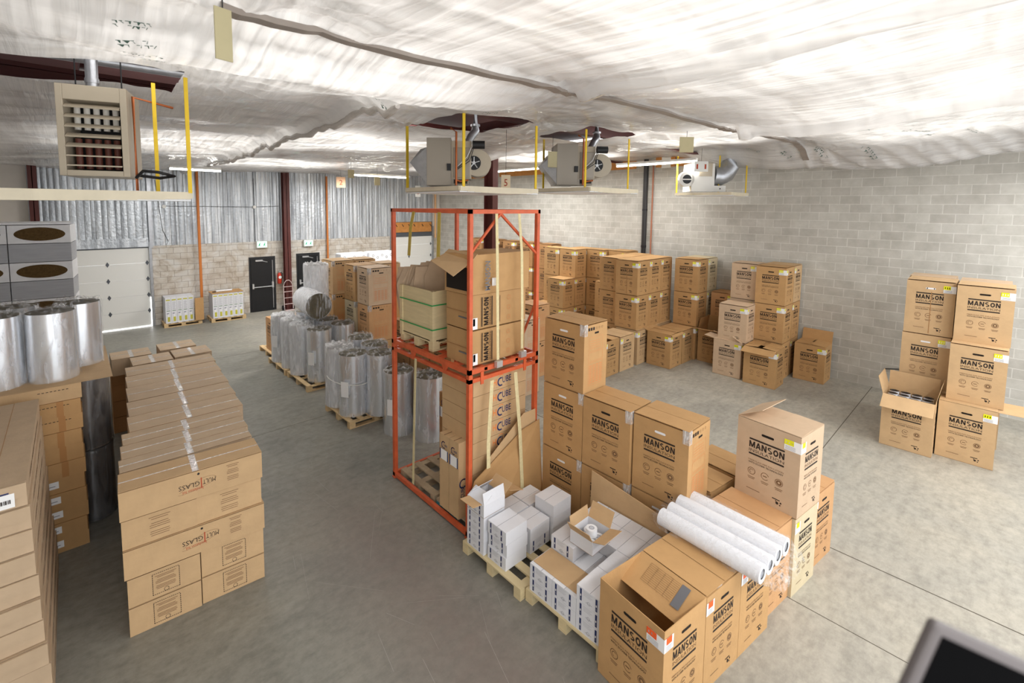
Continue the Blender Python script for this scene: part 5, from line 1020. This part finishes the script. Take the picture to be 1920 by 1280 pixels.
for i in range(2):
    for k in range(2): wide(x0+.61*k, y0-.02*k, .298*i, .60, .5, .298, '%s-layer half-width carton at the front of the long stack, %s one, boxed print' % (T5[i], ['left', 'right'][k]), 'box', KRAFT, -.06, tape=False)
wide(x0-.02, y0-.01, .598, 1.24, .5, .298, 'third-layer wide carton with upside-down logo at the front of the long stack', 'logo', KRAFT, -.06, False)
for k in range(2): wide(x0-.02+.61*k, y0-.0-.03*k, .898, .61, .5, .298, 'fourth-layer half-width carton at the front of the long stack, %s one' % ['left', 'right'][k], 'text', KRAFT, -.06, False)
wide(x0-.03, y0-.02, 1.198, 1.24, .38, .298, 'top front carton of the long stack with upside-down logo', 'logo', KRAFT, -.06)
ys_ = [(5.80, .30, 6.10), (6.1, .35, 0), (6.46, .33, 0), (6.80, .50, 0), (7.31, .55, 0), (7.87, .62, 0), (8.5, .56, 0), (9.07, .5, 0), (9.58, .0, 0)]
for n, (yy, dd, q) in enumerate(ys_[:-1]):
    xx = .245+.035*n+(.05 if n > 2 else 0)
    wide(xx, yy, 1.198, 1.22, dd-.008, .298+.002*(n % 2), 'top wide carton of the long stack, %s behind the front one, taped' % ['first', 'second', 'third', 'fourth', 'fifth', 'sixth', 'seventh', 'eighth'][n], '', LONG, -.02)
    if n in (0, 2, 4, 6):
        for i in range(4): wide(xx+.02, yy+(.13 if n == 0 else .02), .298*i, 1.2, dd+(.18 if n == 0 else .3), .298, 'flat carton inside the long stack, below its top layer', '', LONG, -.02, False)
for i in range(4):
    wide(.66, 10.15, .298*i, .58, .48, .298, 'flat carton inside the long stack, below its top layer', '', LONG, 0, False)
    wide(1.26, 9.7, .298*i, .58, .48, .298, 'flat carton inside the long stack, below its top layer', '', LONG, 0, False)
    wide(.41, 10.66, .298*i, .58, .48, .298, 'flat carton inside the long stack, below its top layer', '', DARKC, 0, False)
    wide(1.08, 10.66, .298*i, .6, .48, .298, 'flat carton inside the long stack, below its top layer', '', LONG, 0, False)
for x, y, l in ((.66, 9.62, 'near left'), (1.26, 9.68, 'near right'), (.41, 10.2, 'far left'), (1.12, 10.3, 'far right')): wide(x, y, 1.198, .57, .52, .298, 'half-width taped carton on top of the far end of the long stack, '+l, '', LONG, .01)

# ------------------------------------------------------------------ left wall of long cartons and everything on it
GF = 'long flat cartons at the left edge'
NL = ['top', 'second', 'third', 'fourth', 'fifth', 'sixth', 'seventh', 'eighth', 'ninth', 'lowest']
rs = random.Random(11)
for i in range(10):
    z = .2*(9-i); dx = .012*i*.6+rs.uniform(0, .012); dy = rs.uniform(0, .03)-.012*0
    r = root('long_flat_carton', (-1.35+dx, 5.05+dy, z), 0, '%s long flat carton of the stack at the left edge%s' % (NL[i], ', bar-code label on its end' if i == 0 else ''), 'carton', GF)
    w, d, h = .98, 2.1, .198; b = MB(); b.box(0, .01, 0, w, d, h, LONG); b.box(0, 0, h*.42, w, .012, h, LONG, Matrix.Rotation(math.radians(4), 4, 'X') @ Matrix.Translation((0, -.004, 0))); b.box(0, .004, 0.004, w, .01, h*.4, LONG); b.box(.004, .012, -.0005, w-.004, .02, .006, DARKC)
    Q = lambda u, v: (w+.0015, u, v); b.rect(Q, .2, h*.42, 1.7, h*.46, LONG)
    for k in range(22): 
        if k % 6 != 5: b.rect(Q, .35+k*.06, h*.36, .35+k*.06+.032, h*.56, INKS)
    b.rect(face_ny(-.006), w*.55, h*.86, w*.75, h*.88, DARKC); b.build('body', r)
    if i == 0:
        b = MB(); b.box(w*.16, 0, h-.001, w*.165, d, h+.0008, DARKC); b.box(w*.8, 0, h-.001, w*.805, d, h+.0008, DARKC); b.text('C', lambda u, v: (w*.5+u, 1.8+v, h+.002), 0, 0, .05, .06, INK)
        for k in range(7): a = k*.5; b.add([(w*.62+.0, 1.85, h+.0015), (w*.62+.09*math.cos(a), 1.85+.05*math.sin(a), h+.0015), (w*.62+.09*math.cos(a+.2), 1.85+.05*math.sin(a+.2), h+.0015)], [(0, 1, 2)], INK)
        b.build('top_print', r)
        s = MB(); P = face_ny(-.012); s.rect(P, w*.72, h*.12, w*.93, h*.9, STW); P = face_ny(-.0145); s.rect(P, w*.80, h*.70, w*.90, h*.76, NAVY)
        for k in range(12): s.rect(P, w*.81+k*.008, h*.3, w*.81+k*.008+.003+.002*(k % 3), h*.46, INK)
        s.text('1132', P, w*.74, h*.17, w*.80, h*.25, INK); s.build('shipping_label', r)
GG = 'brown cartons in the pile behind the left-edge stack'
for i in range(11):
    h = .186; z = h*(10-i); r = root('flat_carton', (-.80+.01*(i % 3), 7.36-.012*(i % 2), z), 0, '%s carton of the pile behind the left-edge stack%s' % ((NL[:9]+['tenth', 'lowest'])[i], ', tape on its end' if i < 5 else ', small white label on its end'), 'carton', GG)
    w = .775 if i else .80; b = MB(); b.box(0, 0, 0, w, 1.7, h-.003, KRAFT if i < 1 else BROWN); P = face_ny(0)
    if i < 3:
        for k in range(8): b.rect(P, w*.52+k*.035, h*.7, w*.52+k*.035+.022, h*.74, INK)
    b.build('body', r)
    if 0 < i < 6: s = MB(); s.box(w*.72, -.002, 0, w*.80, 0, h-.004, mat('brown_tape', (176, 126, 74), .4)); s.build('tape_strip', r)
    if i >= 6: s = MB(); s.rect(face_ny(0, .003), w*.56, h*.35, w*.70, h*.8, STW); s.rect(face_ny(0, .004), w*.58, h*.5, w*.66, h*.55, SOFTG); s.build('shipping_label', r)
for n, (x, y, l, sl) in enumerate([(-.72, 7.78, 'left-hand front', 0), (-.24, 7.76, 'right-hand front', 0), (.02, 8.28, 'right-hand rear', 0), (-.6, 8.4, 'left-hand rear', 0)]):
    froll(x, y, 1.94 if False else 11*.186+.002 if y < 8.3 and n < 2 else 11*.186+.002,   .235, .83, 'big foil roll in clear plastic on the brown carton pile at the left, %s' % l, 'foil rolls on the carton pile', 50+n, WRAP)
o = MB().box(-.82, 7.36, 11*.186-.001, .30, 9.05, 11*.186+.001, KRAFT).build('cardboard_sheet'); tag(o, 'brown cardboard sheet under the foil rolls on the left pile', 'cardboard')
for i in range(2):
    froll(.06, 8.0+.0, .02+.98*i, .22, .96, ['lower', 'upper'][i]+' foil roll in dark crumpled plastic squeezed right of the brown pile', 'dark wrapped foil rolls beside the brown pile', 60+i, DWRAP)
# mineral wool packs
WBG = mat('wool_pack_grey', (158, 160, 165), .45, var=.06, bump=.3, bscale=8, stretch=(.3, 1, 4)); WBM = mat('wool_pack_white', (214, 215, 218), .4, var=.05, bump=.2, bscale=8)
for row in range(11):
    for c in range(3):
        r = root('wool_pack', (-.02-.84-.86*c, 12.0, .345*row), -.10, 'white wrapped mineral wool pack, %s row from the top, %s column' % ((['first', 'second', 'third', 'fourth', 'fifth', 'sixth', 'seventh', 'eighth', 'ninth', 'tenth', 'eleventh'])[10-row], ['right-hand', 'middle', 'left-hand'][c]), 'pack', 'mineral wool packs at the left')
        r.location.y += .086*c
        b = MB(); b.box(0, 0, .0, .85, .8, .334, WBM if row % 2 == 0 else WBG); P = face_ny(0, .004)
        if row % 2 == 0: b.disc(P(.43, .17), .35, (1, 0, 0), (0, 0, 1), WOOL, 28, .125)
        b.build('body', r)
o = MB().box(-1.9, 11.97, 3.797, .0, 12.8, 3.83, WBM, Matrix.Translation((0, 0, 0))).build('top_sheet'); tag(o, 'crumpled white sheet covering the top of the wool packs', 'sheet')

# ------------------------------------------------------------------ dark screen by the camera
r = root('monitor', (.77, -.03, 3.62), 0, 'dark screen with a grey rim, blurred in the lower right corner', 'monitor')
A = Vector((.6703, .025, 3.762)); B_ = Vector((.643, .042, 3.696)); ux = Vector((.738-.670, -.04-.025, 3.72-3.762)).normalized(); uy = (A-B_); uy = (uy-ux*uy.dot(ux)).normalized(); nz = ux.cross(uy)
Mx = Matrix((ux, uy, nz)).transposed().to_4x4(); Mx.translation = A-Vector((.77, -.03, 3.62))
MB().box(0, -.30, -.012, .34, 0, 0, mat('rim_grey', (92, 86, 86), .5), Mx).build('rim', r, .006); MB().box(.012, -.29, -.001, .33, -.012, .001, mat('screen_black', (4, 4, 5), .9, spec=.05), Mx).build('screen', r)
MB().tube([Vector((0, 0, 0))+Mx @ Vector((.17, -.2, -.02))*1.0, Vector((.12, -.14, -1.2)), Vector((.12, -.14, -3.62))], .015, BLACK, 10).box(-.1, -.36, -3.62, .34, .08, -3.6, BLACK).build('stand', r)
